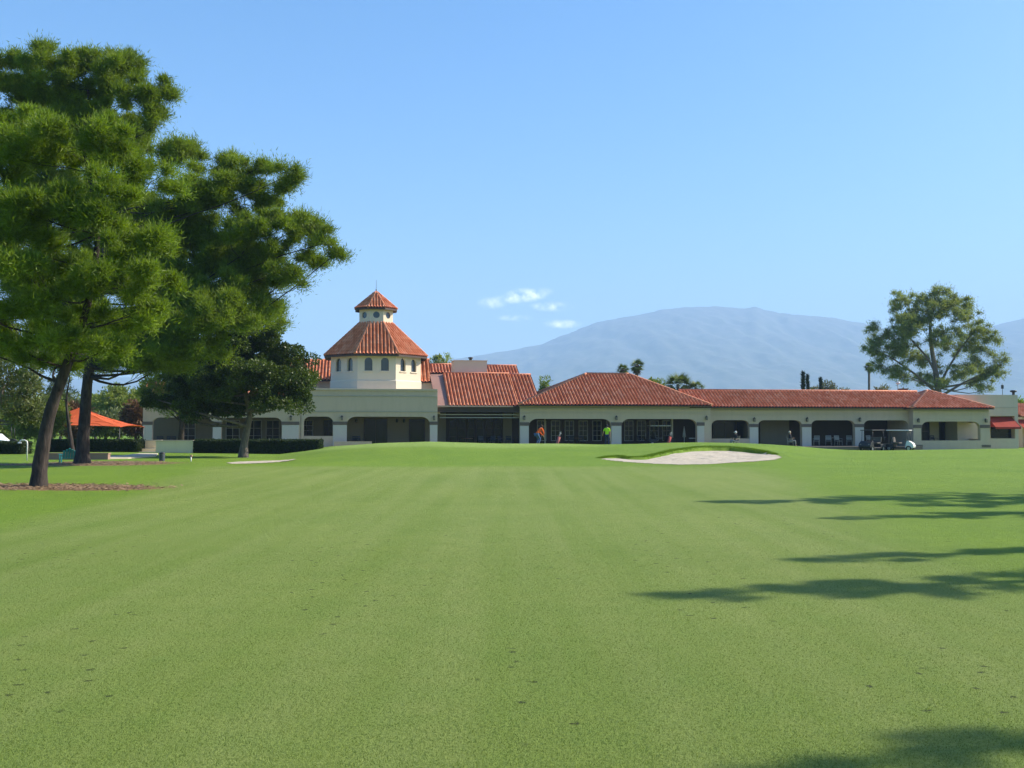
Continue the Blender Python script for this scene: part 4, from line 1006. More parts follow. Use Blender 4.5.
m = MB(); m.box(0, L, 0, .3, 0, h_-.05); m.build('wall', M['pinkwall'], pwl); m = MB(); m.box(-.03, L+.03, -.03, .33, h_-.048, h_); m.build('coping', M['pinkwall'], pwl)
tag(pwl, 'low pinkish wall behind the two big pine trunks', 'wall')
# pale path beyond the wall
pa, pb = onground(108, 458.5), onground(156, 456)
m = MB(); pts = [onground(100, 459.4), onground(128, 458.8), onground(156, 456.6), onground(158, 454.2), onground(140, 454.2), onground(124, 456.2), onground(104, 457)]
for i in range(len(pts)): pts[i].z = gz(pts[i].x, pts[i].y) + .06
m.poly(pts); m.poly([p - Vector((0,0,.2)) for p in pts][::-1])
for i in range(len(pts)): a, b = pts[i], pts[(i+1) % len(pts)]; m.poly([a, b, b - Vector((0,0,.2)), a - Vector((0,0,.2))])
o = m.build('path', M['concrete']); tag(o, 'pale concrete path leading to the terrace steps', None, None, 'structure')
# red shade canopy
cn = empty('shade_canopy', (at(80, 430, 74).x, 74, -.1)); zc_ = at(80, 407.5, 74).z + .1; zd = at(130, 427.0, 74).z + .1; hw = (at(133, 427, 74).x - at(80, 427, 74).x)
m = MB(); ap = Vector((0, 0, zc_)); cs = [Vector((-hw, -2.4, zd)), Vector((hw, -2.4, zd)), Vector((hw, 2.4, zd)), Vector((-hw, 2.4, zd))]
for i in range(4):
    a, b = cs[i], cs[(i+1) % 4]; N = 6
    for j in range(N):       # gently sagging panels
        def P(u, v):
            e = a.lerp(b, u); q = e.lerp(ap, v); q = q.copy(); q.z -= .16 * math.sin(math.pi * v) + .14 * math.sin(math.pi * u) * (1 - v) * -1; return q
        for k in range(N): m.poly([P(j/N, k/N), P((j+1)/N, k/N), P((j+1)/N, (k+1)/N), P(j/N, (k+1)/N)])
o = m.build('canopy', M['canopy'], cn); so = o.modifiers.new('t', 'SOLIDIFY'); so.thickness = .02
for cx_, cy_ in ((-hw+.1, -2.3), (hw-.1, -2.3), (hw-.1, 2.3), (-hw+.1, 2.3)):
    m = MB(); m.tube([(cx_, cy_, -.2), (cx_, cy_, zd)], .04, 8); m.build('post', M['dark'], cn)
tag(cn, 'orange-red fabric shade canopy on posts behind the pine trunks', 'canopy')
# background trees at left
for (px, pyt, w_, Y, mt, lab) in ((118, 384, 46, 105, 'shrub', 'yellow-green tree right of the second pine trunk, behind the canopy'), (135, 404, 22, 92, 'brownshrub', 'reddish brown shrub behind the right tip of the canopy'), (95, 396, 34, 110, 'shrub', 'yellow-green tree directly above the canopy peak'), (60, 392, 44, 112, 'olive', 'olive-green tree between the two pine trunks in the background'), (20, 395, 60, 115, 'shrub', 'bright green tree at the far left background'), (150, 380, 40, 125, 'pine2', 'dark green tree behind the left wing roof'), (-40, 385, 70, 120, 'olive', 'olive-green tree beyond the left picture edge'), (75, 405, 30, 90, 'brownshrub', 'brown shrub behind the canopy on its left'), (185, 372, 44, 130, 'pine2', 'green treetop above the left wing roof, behind the round tree'), (45, 408, 40, 95, 'shrub', 'low green shrub behind the leaning pine trunk'), (105, 412, 50, 98, 'olive', 'low grey-green shrub under the canopy'), (-10, 415, 40, 85, 'shrub', 'low green shrub left of the parked white car')):
    bush_tree(px, 432, pyt, w_, Y, M[mt], 'background_tree', lab, 70, 170, .34, .14, group='background trees at the left', puff=.75)

bush_tree(180, 450, 336, 88, 69, M['shrub'], 'feathery_tree', 'pale feathery tree behind the round dark tree, before the left wing', 150, 220, .22, .05, puff=.6, bark='bark')
# short grass blades standing up near the camera
n = 300000; gyy = 4.0 + 13.0 * rng.random(n) ** 1.6; gxx = (rng.random(n) - .5) * 1.16 * gyy
gzz = gbase(gxx, gyy); Lb = (.007 + .010 * rng.random(n)) * (1 - sstep(11, 17, gyy) * .8); a = rng.random(n) * 2 * math.pi; ln = rng.normal(size=(n, 2)) * .7
P0 = np.stack([gxx, gyy, gzz - .002], 1); sdv = np.stack([np.cos(a), np.sin(a), 0*a], 1) * (.0011 + .0009 * rng.random(n))[:, None]
tip = P0 + np.stack([ln[:, 0] * Lb, ln[:, 1] * Lb, Lb], 1)
gr_ = np_mesh('grass', np.stack([P0 - sdv, P0 + sdv, tip], 1).reshape(-1, 3), 3, leafmat('grass_blades', (.11, .175, .022), (.235, .29, .07), .3), tint=np.repeat(rng.random(n), 3))
tag(gr_, 'short mown grass blades of the near fairway', None, None, 'stuff')
# ------------------------------------------------------------------ vehicles
def wheel(root, x, y, r, w, mt='rubber'):
    m = MB(); m.lathe([(r*.55, -w/2), (r*.9, -w/2), (r, -w*.35), (r, w*.35), (r*.9, w/2), (r*.55, w/2), (r*.5, 0), (r*.55, -w/2)], (x, y, r), 20, True, 'y'); wh = m.build('wheel', M['rubber'], root)
    m = MB(); m.lathe([(.01, -w*.35), (r*.56, -w*.35), (r*.56, w*.35), (.01, w*.35)], (x, y, r), 14, False, 'y')
    m.build('rim', M['rim'], wh); return wh
def golf_cart(loc, rz, label, roofm='white', cowl='white', bodym='dark'):
    """1.2 wide, 2.4 long, front towards +x"""
    r = empty('golf_cart', loc, rz)
    m = MB(); m.box(-1.1, .95, -.55, .55, .22, .34); m.box(-1.15, -.35, -.56, .56, .34, .62); m.build('chassis', M[bodym], r, .03)
    m = MB()   # cowl: side profile extruded
    prof = [(.62,.30),(1.2,.30),(1.24,.48),(1.12,.70),(.86,.86),(.74,.90),(.66,.6)]
    for y in (-.56, .56): m.poly([(x, y, z) for x, z in prof])
    for i in range(len(prof)): a, b = prof[i], prof[(i+1) % len(prof)]; m.poly([(a[0],-.56,a[1]),(b[0],-.56,b[1]),(b[0],.56,b[1]),(a[0],.56,a[1])])
    cw = m.build('cowl', M[cowl], r, .03)
    for y in (-.4, .4): m = MB(); m.lathe([(.01, 1.20), (.07, 1.21), (.08, 1.17)], (0, y, .56), 10, True, 'x'); m.build('headlight', M['lamp'], cw)
    m = MB(); m.box(-.42, .1, -.53, .53, .64, .76); m.build('seat', M['cushion'], r, .03)
    m = MB(); Mx = Matrix.Translation((-.42, 0, .78)) @ Matrix.Rotation(-.18, 4, 'Y'); m.box(-.1, 0, -.53, .53, .0, .45, Mx); m.build('backrest', M['cushion'], r, .03)
    m = MB(); m.box(-1.0, .95, -.6, .6, 1.78, 1.85); m.build('roof', M[roofm], r, .03)
    for x0_, x1_ in ((-.92, -.8), (.82, .74)):
        for y in (-.52, .52): m = MB(); m.tube([(x0_, y, .6), (x1_, y, 1.8)], .022, 6); m.build('roof_strut', M['dark'], r)
    m = MB(); m.tube([(.66, .28, .82), (.42, .28, 1.0)], .018, 6); m.lathe([(.17, -.012), (.19, 0), (.17, .012), (.15, 0), (.17, -.012)], (.42, .28, 1.0), 16); m.build('steering_wheel', M['dark'], r)
    m = MB(); m.box(-1.25, -1.0, -.45, .45, .60, .66); m.tube([(-1.2, -.4, .66), (-1.2, -.4, 1.2), (-1.2, .4, 1.2), (-1.2, .4, .66)], .02, 6); m.build('bag_rack', M['dark'], r)
    for x in (-.78, .86):
        for y in (-.5, .5): wheel(r, x, y, .24, .2)
    tag(r, label, 'golf cart', 'golf carts parked by the clubhouse'); return r
def bw(px, t): v = B2W(S(px, t), t); return v
p = bw(899, -2.4); golf_cart((p.x, p.y, gz(p.x, p.y)), BR - .75, 'white-roofed golf cart with white nose parked left of the end pavilion')
p = bw(872, -2.9); golf_cart((p.x, p.y, gz(p.x, p.y)), BR + math.pi + .5, 'all-dark golf cart parked left of the white-nosed one', 'dark', 'dark')
p = bw(659, 1.8); golf_cart((p.x, p.y, FL), BR, 'golf cart in the shade under the right arch of the central pavilion', 'white', 'dark')
p = at(4, 450, 63); golf_cart((p.x-.3, p.y, gz(p.x, p.y)), 0.3, 'golf cart at the left picture edge behind the leaning pine', 'dark', 'dark')
# parked van, far left
def van(loc, rz):
    r = empty('parked_car', loc, rz); m = MB()
    prof = [(-2.4,.35),(2.3,.35),(2.4,.8),(2.2,1.05),(1.5,1.2),(.9,1.95),(-2.2,2.0),(-2.4,1.8)]
    for y in (-.95, .95): m.poly([(x, y*(1 if z < 1.1 else .93), z) for x, z in prof])
    for i in range(len(prof)):
        a, b = prof[i], prof[(i+1) % len(prof)]; ya, yb = .95*(1 if a[1] < 1.1 else .93), .95*(1 if b[1] < 1.1 else .93)
        m.poly([(a[0],-ya,a[1]),(b[0],-yb,b[1]),(b[0],yb,b[1]),(a[0],ya,a[1])])
    m.build('body', M['white'], r, .05)
    m = MB(); Mx = None
    m.box(-.6, .2, -.965, -.93, 1.2, 1.75); m.box(.3, 1.0, -.965, -.93, 1.2, 1.7); m.box(-2.0, -.7, -.965, -.93, 1.2, 1.75); m.build('side_window', M['glass'], r)
    for x in (-1.5, 1.5):
        for y in (-.85, .85): wheel(r, x, y, .34, .22)
    for y in (-.7, .7): m = MB(); m.lathe([(.01, 2.40), (.12, 2.41), (.13, 2.34)], (0, y, .8), 10, True, 'x'); m.build('headlight', M['lamp'], r)
    tag(r, 'low white parked car behind the hedge at the left picture edge', 'car'); return r
p = at(-14, 440, 78); van((p.x, p.y, -.12), .05).scale = (.95, .95, .65)
bush_tree(50, 448, 396, 34, 68, M['shrub'], 'shrub', 'yellow-green shrub before the canopy, between the two pine trunks', 60, 200, .22, .07, puff=.5)
bush_tree(24, 448, 402, 34, 68, M['shrub'], 'shrub', 'yellow-green shrub hiding the left end of the canopy, left of the leaning pine trunk', 60, 200, .22, .07, puff=.5)
# needle litter on the two mulch rings, ragged grass on the far bunker lip
def scatter(cx, cy, rx, ry, n):
    a = rng.random(n) * 2 * math.pi; r = np.sqrt(rng.random(n)) ** .9 * (1 + .25 * rng.normal(size=n)); return cx + np.cos(a) * r * rx, cy + np.sin(a) * r * ry
lx, ly = [np.concatenate(z) for z in zip(scatter(t1[0]+.3, t1[1], 2.6, 1.3, 2600), scatter(t2[0]+.6, t2[1], 3.0, 2.6, 2600), scatter(t2[0]-3.4, t2[1]-1.2, 2.2, 1.0, 700))]
lz = gbase(lx, ly) + .008; a = rng.random(len(lx)) * math.pi; ll = .03 + .07 * rng.random(len(lx)); ww = ll * (.15 + .35 * rng.random(len(lx)))
c_, s_ = np.cos(a), np.sin(a); tz = rng.random(len(lx)) * .05
q0 = np.stack([lx - c_*ll, ly - s_*ll, lz], 1); q1 = np.stack([lx + s_*ww, ly - c_*ww, lz + tz*.5], 1); q2 = np.stack([lx + c_*ll, ly + s_*ll, lz + tz], 1); q3 = np.stack([lx - s_*ww, ly + c_*ww, lz + tz*.3], 1)
o = np_mesh('needle_litter', np.stack([q0, q1, q2, q3], 1).reshape(-1, 3), 4, leafmat('litter', (.10, .06, .03), (.50, .34, .20), .1), tint=np.repeat(rng.random(len(lx)), 4)); tag(o, 'brown needle and bark litter around the pine trunks', None, None, 'stuff')
P = polys[0]; iy = int(np.argmax(P[:, 0])); edge = P[:iy + 2]; px_, py_ = [], []
for (xa, ya), (xb, yb) in zip(edge[:-1], edge[1:]):
    n = int(math.hypot(xb-xa, yb-ya) * 420); u_ = rng.random(n); px_.append(xa + (xb-xa)*u_); py_.append(ya + (yb-ya)*u_)
px_ = np.concatenate(px_) + rng.normal(size=sum(map(len, px_))) * .10; py_ = np.concatenate(py_) + np.abs(rng.normal(size=len(px_))) * .22 + .02
pz_ = ground_z(px_, py_) - .01; n = len(px_); Lb = .03 + .05 * rng.random(n); dirn = rng.normal(size=(n, 2)) * .5; sd_ = np.stack([np.full(n, .009), 0*px_, 0*px_], 1); b0 = np.stack([px_, py_, pz_], 1)
o = np_mesh('lip_grass', np.stack([b0 - sd_, b0 + sd_, b0 + np.stack([dirn[:, 0]*Lb, dirn[:, 1]*Lb - .03, Lb], 1)], 1).reshape(-1, 3), 3, leafmat('lip_blades', (.09, .17, .01), (.20, .32, .03), .3), tint=np.repeat(rng.random(n), 3)); tag(o, 'ragged longer grass on the far lip of the large bunker', None, None, 'stuff')
# white gooseneck pipe
p = at(27, 462, 49); e = empty('gooseneck_pipe', (p.x, p.y, gz(p.x, p.y))); m = MB(); hz = at(24, 440, 49).z - e.location.z
m.tube([(0,0,0), (0,0,hz*.8), (-.02,0,hz*.93), (-.12,0,hz*.99), (-.25,0,hz), (-.36,0,hz*.97), (-.38,0,hz*.9)], .03, 8); m.lathe([(.03, 0), (.08, -.02), (.09, -.08)], (-.38, 0, hz*.92), 10); m.build('pipe', M['white'], e)
tag(e, 'thin white pole with a curved top left of the leaning pine trunk', 'pole')

# ------------------------------------------------------------------ furniture
def chair(name='patio_chair', mat=M['offwhite'], scale=1.0):
    r = empty(name)
    m = MB(); m.box(-.25, .25, -.24, .24, .42, .46); m.build('seat', mat, r, .01)
    m = MB(); Mx = Matrix.Translation((0, .24, .46)) @ Matrix.Rotation(-.15, 4, 'X')
    m.box(-.25, -.21, -.02, .02, 0, .48, Mx); m.box(.21, .25, -.02, .02, 0, .48, Mx); m.box(-.21, .21, -.015, .015, .38, .48, Mx); m.box(-.21, .21, -.012, .012, .08, .34, Mx); m.build('backrest', mat, r, .005)
    for x in (-.23, .23):
        for y in (-.22, .22): m = MB(); m.tube([(x*1.08, y*1.1, 0), (x, y, .43)], .018, 6); m.build('leg', mat, r)
        m = MB(); m.tube([(x*1.08, -.2, .44), (x*1.1, -.2, .66), (x*1.1, .26, .68)], .018, 6); m.build('armrest', mat, r)
    return r
ch0 = chair(); first = True
def put_chair(px, t, rz, label, src=None, z=FL, grp='patio chairs under the arcades'):
    global first
    o = ch0 if first and src is None else copy_tree(src or ch0)
    if src is None: first = False
    p = bw(px, t); o.location = (p.x, p.y, z); o.rotation_euler = (0, 0, rz); tag(o, label, 'chair', grp); return o
for i, (px, ln) in enumerate(((816, 'leftmost of the pale chairs under the third arch of the right arcade'), (828, 'second pale chair from the left under the third arch of the right arcade'), (838, 'third pale chair from the left under the third arch of the right arcade'), (849, 'rightmost pale chair under the third arch of the right arcade'))):
    put_chair(px, 1.0 + .3*(i % 2), random.uniform(-.5, .5), ln)
put_chair(870, 1.2, .4, 'pale chair at the left end of the fourth arch of the right arcade'); 
dch = chair('patio_chair', M['rubberseat']); p = bw(355, 1.6); dch.location = (p.x, p.y, FL); tag(dch, 'dark patio chair left of the portico glass door', 'chair', 'dark patio chairs')
for px, t, rz, ln in ((360, 1.9, .6, 'dark patio chair right beside the glass door of the portico'), (482, 1.8, .2, 'dark patio chair right of the wooden table under the hall roof'), (492, 2.0, -.5, 'dark patio chair midway under the hall roof'), (502, 1.6, .9, 'dark patio chair nearest the pale pillar under the hall roof'), (510, 2.2, 2.5, 'dark patio chair at the right end of the hall recess'), (583, 2.4, .4, 'dark patio chair in the middle of the left pavilion arch'), (571, 2.5, 3.0, 'dark patio chair left of the middle in the left pavilion arch'), (641, 3.0, 1.0, 'dark patio chair behind the parked cart in the right pavilion arch'), (161, 2.0, .3, 'dark patio chair leftmost on the left wing terrace'), (168, 2.2, -.4, 'dark patio chair in the middle of the left wing terrace trio'), (175, 1.9, .6, 'dark patio chair rightmost of the left wing terrace trio'), (934, 2.2, .3, 'dark patio chair inside the end pavilion')):
    put_chair(px, t, rz + BR, ln, dch, grp='dark patio chairs')
def table(px, t, label, r=.5, mat=M['wood'], z=FL, h=.74):
    p = bw(px, t); e = empty('patio_table', (p.x, p.y, z)); m = MB(); m.lathe([(.01, h-.04), (r, h-.04), (r, h), (.01, h)], (0,0,0), 20, False); m.build('tabletop', mat, e)
    m = MB(); m.tube([(0,0,0), (0,0,h-.04)], .04, 8); m.lathe([(.28, 0), (.28, .02), (.05, .06)], (0,0,0), 12); m.build('pedestal', M['dark'], e); tag(e, label, 'table', 'patio tables under the arcades'); return e
table(467, 1.6, 'brown wooden table at the left under the hall roof'); table(497, 2.6, 'round table among the dark chairs under the hall roof', .45); table(577, 2.8, 'round table between two chairs in the left pavilion arch', .42)
table(833, 1.9, 'round table behind the pale chairs of the right arcade', .5, M['trim'])
table(692, .9, 'small white table at the right end of the right pavilion arch', .3, M['white'])
# closed white parasol in pavilion arch
p = bw(684, 1.4); e = empty('closed_parasol', (p.x, p.y, FL)); m = MB(); m.tube([(0,0,0), (0,0,1.75)], .02, 6); m.lathe([(.22, 0), (.22, .06), (.04, .1)], (0,0,0), 12); m.build('pole', M['white'], e)
m = MB(); m.lathe([(.02, 1.72), (.07, 1.5), (.13, 1.1), (.16, .85), (.11, .80)], (0,0,0), 10); m.build('canopy', M['offwhite'], e); tag(e, 'pale folded parasol near the right pier of the central pavilion', 'parasol')
# wicker style golf bag on stand
def golf_bag(px, t, label, mt, z=None):
    p = bw(px, t); z = gz(p.x, p.y) if z is None else z; e = empty('golf_bag', (p.x, p.y, z), .4); Mx = Vector((.28, 0, .85))
    m = MB(); m.tube([(0,0,.02), (.14,0,.42), (.29,0,.86)], [.12,.13,.14], 12); m.build('bag', mt, e)
    for y in (-.16, .16): m = MB(); m.tube([(.26,y*.3,.78), (.55,y*1.4,.0)], .01, 5); m.build('stand_leg', M['dark'], e)
    for i in range(5):
        a = i*1.25; m = MB(); b0 = Vector((.29+.06*math.cos(a), .06*math.sin(a), .85)); b1_ = b0 + Vector((.1, 0, .28+.03*i)); m.tube([b0, b1_], .008, 5); m.box(b1_.x-.02, b1_.x+.05, b1_.y-.03, b1_.y+.03, b1_.z-.01, b1_.z+.05); m.build('club', M['rim'], e)
    tag(e, label, 'golf bag', 'golf bags'); return e
golf_bag(556, -1.2, 'pinkish golf bag leaning on its stand right of the person in orange', cloth('pink_bag', (.35, .12, .11)), FL)
golf_bag(667, -1.2, 'reddish golf bag right of the parked cart in the pavilion arch', cloth('red_bag', (.38, .08, .07)), FL)
# teal lounge chair
p = onground(68, 463); e = empty('lounge_chair', (p.x, p.y, p.z), -2.6)
m = MB()
for i in range(5): m.box(-.27+i*.11, -.18+i*.11, -.3, .25, .22, .245)
m.build('seat', M['teal'], e)
m = MB(); Mx = Matrix.Translation((0, .22, .2)) @ Matrix.Rotation(-.55, 4, 'X')
for i in range(5): m.box(-.27+i*.11, -.18+i*.11, -.012, .012, 0, .42+.06*(2-abs(i-2)), Mx)
m.build('backrest', M['teal'], e)
for x in (-.32, .32):
    m = MB(); m.box(x-.02, x+.02, -.34, -.26, 0, .38); m.build('leg', M['teal'], e); m = MB(); m.box(x-.02, x+.02, .3, .38, 0, .38); m.build('leg', M['teal'], e)
    m = MB(); m.box(x-.06, x+.06, -.38, .42, .383, .405); m.build('armrest', M['teal'], e)
tag(e, 'turquoise slatted lounge chair beside the second pine trunk', 'chair')
# bin and tee marker on the left lawn
p = onground(162, 461); e = empty('litter_bin', p); e.scale = (.68,)*3; m = MB(); m.lathe([(.01, 0), (.19, 0), (.21, .5), (.22, .52), (.18, .55)], (0,0,0), 14, False); m.build('body', simple('bin_slate', (.06, .075, .09), .6), e); m = MB(); m.lathe([(.225, .53), (.22, .58), (.08, .62), (.01, .62)], (0,0,0), 14); m.build('lid', M['dark'], e)
tag(e, 'slate-grey litter bin on the grass before the beige wall', 'litter bin')
p = onground(191, 461.5); e = empty('marker_post', p); m = MB(); m.tube([(0,0,-.05), (0,0,.22)], .03, 6); m.build('post', M['white'], e); m = MB(); m.box(-.05, .05, -.03, .03, .22, .32); m.build('top', M['copper'], e)
tag(e, 'tiny orange-topped marker post on the left lawn', 'marker')

# ------------------------------------------------------------------ people
def skinned(name, pts, edges, rad, mat, parent, sub=1, rootv=0):
    me = bpy.data.meshes.new(name); me.from_pydata([tuple(p) for p in pts], edges, []); me.update()
    o = bpy.data.objects.new(name, me); col.objects.link(o); o.parent = parent
    o.modifiers.new('skin', 'SKIN'); 
    if not me.skin_vertices: 
        me.attributes if False else None
    lay = me.skin_vertices[0] if me.skin_vertices else None
    if lay is None:
        bm = bmesh.new(); bm.from_mesh(me); bm.verts.layers.skin.verify(); bm.to_mesh(me); bm.free(); lay = me.skin_vertices[0]
    for i, r in enumerate(rad):
        rr = r if hasattr(r, '__len__') else (r, r); lay.data[i].radius = rr; lay.data[i].use_root = (i == rootv)
    s = o.modifiers.new('sub', 'SUBSURF'); s.levels = sub; s.render_levels = sub
    me.materials.append(mat); 
    return o
def person(loc, rz, pose, top, bottom, hairm, label, cap=None, shoes='dark', scale=1.0):
    root = empty('person', loc, rz); root.scale = (scale,)*3
    lean = pose.get('lean', 0.0); sit = pose.get('sit', False)
    J = {}
    hip = Vector((0, 0, .93)) if not sit else Vector((0, 0, .52))
    if 'squat' in pose: hip = Vector((0, .10, .93 - pose['squat']))
    up = Vector((0, -math.sin(lean), math.cos(lean)))
    J['hip'] = hip; J['waist'] = hip + up*.16; J['chest'] = hip + up*.36; J['neck'] = hip + up*.53; hd = pose.get('head', 0.0)
    upn = Vector((0, -math.sin(lean*.7+hd), math.cos(lean*.7+hd))); J['nk2'] = J['neck'] + upn*.08; J['head'] = J['neck'] + upn*.17; J['crown'] = J['neck'] + upn*.27
    for s, sx in (('l', -1), ('r', 1)):
        J['h'+s] = hip + Vector((sx*.09, 0, -.04))
        if sit: J['k'+s] = hip + Vector((sx*.11, -.42, .0)); J['a'+s] = Vector((sx*.11, -.44, .09)); 
        else: J['k'+s] = Vector((sx*.11, -.05 - pose.get('squat', 0)*.5, .50 - pose.get('squat', 0)*.2)); J['a'+s] = Vector((sx*.12, .03, .09))
        if pose.get('stride'): J['k'+s] += Vector((0, sx*.12, 0)); J['a'+s] += Vector((0, sx*.22, 0))
        J['t'+s] = J['a'+s] + Vector((0, -.16, -.05))
        J['s'+s] = J['neck'] + Vector((sx*.18, 0, -.03)) ; 
        arm = pose.get('arm'+s, 'down')
        if arm == 'putt': J['e'+s] = J['s'+s] + Vector((sx*.04, -.10, -.27)); J['w'+s] = Vector((sx*.03, J['s'+s].y-.24, J['s'+s].z-.50))
        elif arm == 'lap': J['e'+s] = J['s'+s] + Vector((sx*.06, -.05, -.28)); J['w'+s] = J['e'+s] + Vector((-sx*.06, -.24, .0))
        elif arm == 'out': J['e'+s] = J['s'+s] + Vector((sx*.12, -.02, -.25)); J['w'+s] = J['e'+s] + Vector((sx*.06, -.12, -.20))
        else: J['e'+s] = J['s'+s] + Vector((sx*.05, .02, -.28)); J['w'+s] = J['e'+s] + Vector((0, -.05, -.25))
        d = (J['w'+s] - J['e'+s]).normalized(); J['p'+s] = J['w'+s] + d*.07
    names = list(J); 
    E = [('hip','waist'),('waist','chest'),('chest','neck'),('neck','nk2'),('nk2','head'),('head','crown')]
    rad = {'hip':(.145,.11),'waist':(.125,.095),'chest':(.155,.115),'neck':(.075,.07),'nk2':(.05,.05),'head':(.082,.095),'crown':(.06,.07)}
    for s in 'lr':
        E += [('hip','h'+s),('h'+s,'k'+s),('k'+s,'a'+s),('a'+s,'t'+s),('neck','s'+s),('s'+s,'e'+s),('e'+s,'w'+s),('w'+s,'p'+s)]
        rad.update({'h'+s:.085,'k'+s:.055,'a'+s:.038,'t'+s:(.04,.025),'s'+s:.055,'e'+s:.038,'w'+s:.026,'p'+s:(.035,.018)})
    pts = [J[n] for n in names]; R_ = [rad[n] for n in names]; ix = {n: i for i, n in enumerate(names)}; EE = [(ix[a], ix[b]) for a, b in E]
    for s, sx in (('l', -1), ('r', 1)):     # five fingers
        d = (J['p'+s] - J['w'+s]).normalized(); side_ = Vector((0, 1, 0)).cross(d).normalized() if abs(d.y) < .9 else Vector((1, 0, 0)); curl = d.cross(side_).normalized()
        for f, (o_, l1) in enumerate(((-.027,.03),(-.01,.036),(.009,.034),(.026,.026))):
            b0 = J['p'+s] + side_*o_ + d*.012; b1_ = b0 + d*l1; b2 = b1_ + (d*.6 + curl*.8)*l1*.8
            i = len(pts); pts += [b0, b1_, b2]; R_ += [.009, .008, .007]; EE += [(ix['p'+s], i), (i, i+1), (i+1, i+2)]
        b0 = J['w'+s] + d*.025 + side_*-.036; b1_ = b0 + (d*.6 - side_*.5)*.04; i = len(pts); pts += [b0, b1_]; R_ += [.010, .008]; EE += [(ix['w'+s], i), (i, i+1)]
    skinned('body', pts, EE, R_, M['skin'], root)
    # face: nose, ears, eyes as one small mesh in the head; hair
    H = J['head']; f = Vector((0, -1, 0)); 
    m = MB(); m.lathe([(.004, -.02), (.012, 0), (.016, .018), (.004, .03)], (H.x, H.y-.098, H.z-.0), 6, True); 
    for sx in (-1, 1): m.lathe([(.003, -.028), (.014, -.01), (.016, .012), (.003, .026)], (H.x+sx*.085, H.y, H.z), 6, True)
    m.build('face', M['skin'], root)
    m = MB()
    for sx in (-1, 1): m.lathe([(.002, -.009), (.010, 0), (.002, .009)], (H.x+sx*.032, H.y-.088, H.z+.02), 8, True)
    m.build('eyes', M['dark'], root)
    m = MB(); c = J['head'] + Vector((0, .018, .03)); pr = []
    for i in range(7): w_ = math.pi/2 * i / 6; pr.append((.108*math.cos(w_), .115*math.sin(w_)))
    m.lathe([(.085, -.07), (.104, -.03)] + pr, tuple(c), 14); m.build('cap' if cap else 'hair', cap or M[hairm], root)
    if cap: m = MB(); m.box(c.x-.07, c.x+.07, c.y-.21, c.y-.08, c.z-.005, c.z+.012); m.build('cap_peak', cap, root)
    # clothes follow the same skeleton, a little thicker
    def wear(name, keys, edges, grow, mat):
        P_ = [J[k] if not isinstance(k, tuple) else J[k[0]].lerp(J[k[1]], k[2]) for k in keys]
        Rr = []
        for k in keys:
            if isinstance(k, tuple):
                a_, b_ = rad[k[0]], rad[k[1]]; a_ = a_ if hasattr(a_, '__len__') else (a_, a_); b_ = b_ if hasattr(b_, '__len__') else (b_, b_); r_ = tuple(a_[i]*(1-k[2]) + b_[i]*k[2] for i in (0, 1))
            else: r_ = rad[k]; r_ = r_ if hasattr(r_, '__len__') else (r_, r_)
            Rr.append(tuple(x + grow for x in r_))
        ii = {str(k): i for i, k in enumerate(keys)}
        return skinned(name, P_, [(ii[str(a)], ii[str(b)]) for a, b in edges], Rr, mat, root)
    wl = [('el','wl',.85), ('er','wr',.85)] if pose.get('long', True) else [('sl','el',.8), ('sr','er',.8)]
    if pose.get('long', True): ed = [('sl','el'),('el',wl[0]),('sr','er'),('er',wl[1])]; ks = ['hip','waist','chest','neck','sl','sr','el','er'] + wl
    else: ed = [('sl',wl[0]),('sr',wl[1])]; ks = ['hip','waist','chest','neck','sl','sr'] + wl
    wear('shirt', ks, [('hip','waist'),('waist','chest'),('chest','neck'),('neck','sl'),('neck','sr')] + ed, .022, M[top])
    al = [('kl','al',.9), ('kr','ar',.9)]
    wear('trousers', ['hip','hl','hr','kl','kr'] + al, [('hip','hl'),('hip','hr'),('hl','kl'),('hr','kr'),('kl',al[0]),('kr',al[1])], .018, M[bottom])
    for s in 'lr':
        m = MB(); a = J['a'+s]; m.box(a.x-.045, a.x+.045, a.y-.20, a.y+.07, a.z-.09, a.z-.01); m.build('shoe', M[shoes], root, .02)
    tag(root, label, 'person'); return root, J
p = onground(538, 446.2); p = at(538, 446, 74); zz = gz(p.x, p.y)
r_, J = person((p.x, p.y, zz), 2.2, {'lean': .75, 'head': .1, 'arml': 'putt', 'armr': 'putt', 'squat': .1, 'long': True}, 'c_orange', 'c_jean', 'hair', 'person in an orange top and blue jeans bending over to putt', shoes='white')
def club_stick(root, J, loc_end, label_parent=None):
    e = empty('putter', root.matrix_world.translation); return e
Mr = Matrix.Translation(r_.location) @ Matrix.Rotation(2.2, 4, 'Z')
hnd = Mr @ ((J['pl'] + J['pr'])/2); foot = Mr @ Vector((0, J['pl'].y - .25, .03)); e = empty('putter', foot); m = MB(); m.tube([(0,0,.0), hnd - foot, (hnd-foot)*1.12], [.007,.009,.012], 6); m.box(-.06, .05, -.015, .015, -.02, .015); m.build('shaft', M['rim'], e); tag(e, 'putter held by the person in orange', 'golf club', 'golf clubs in hand')
p = at(607, 445, 79); zz = gz(p.x, p.y)
r_, J = person((p.x, p.y, max(zz, at(607, 447.0, 79).z)), 2.9, {'lean': .06, 'arml': 'down', 'armr': 'out', 'long': False}, 'c_lime', 'c_navy', 'hair', 'person in a lime-yellow shirt and dark trousers beside the pavilion pier', cap=M['c_dark'])
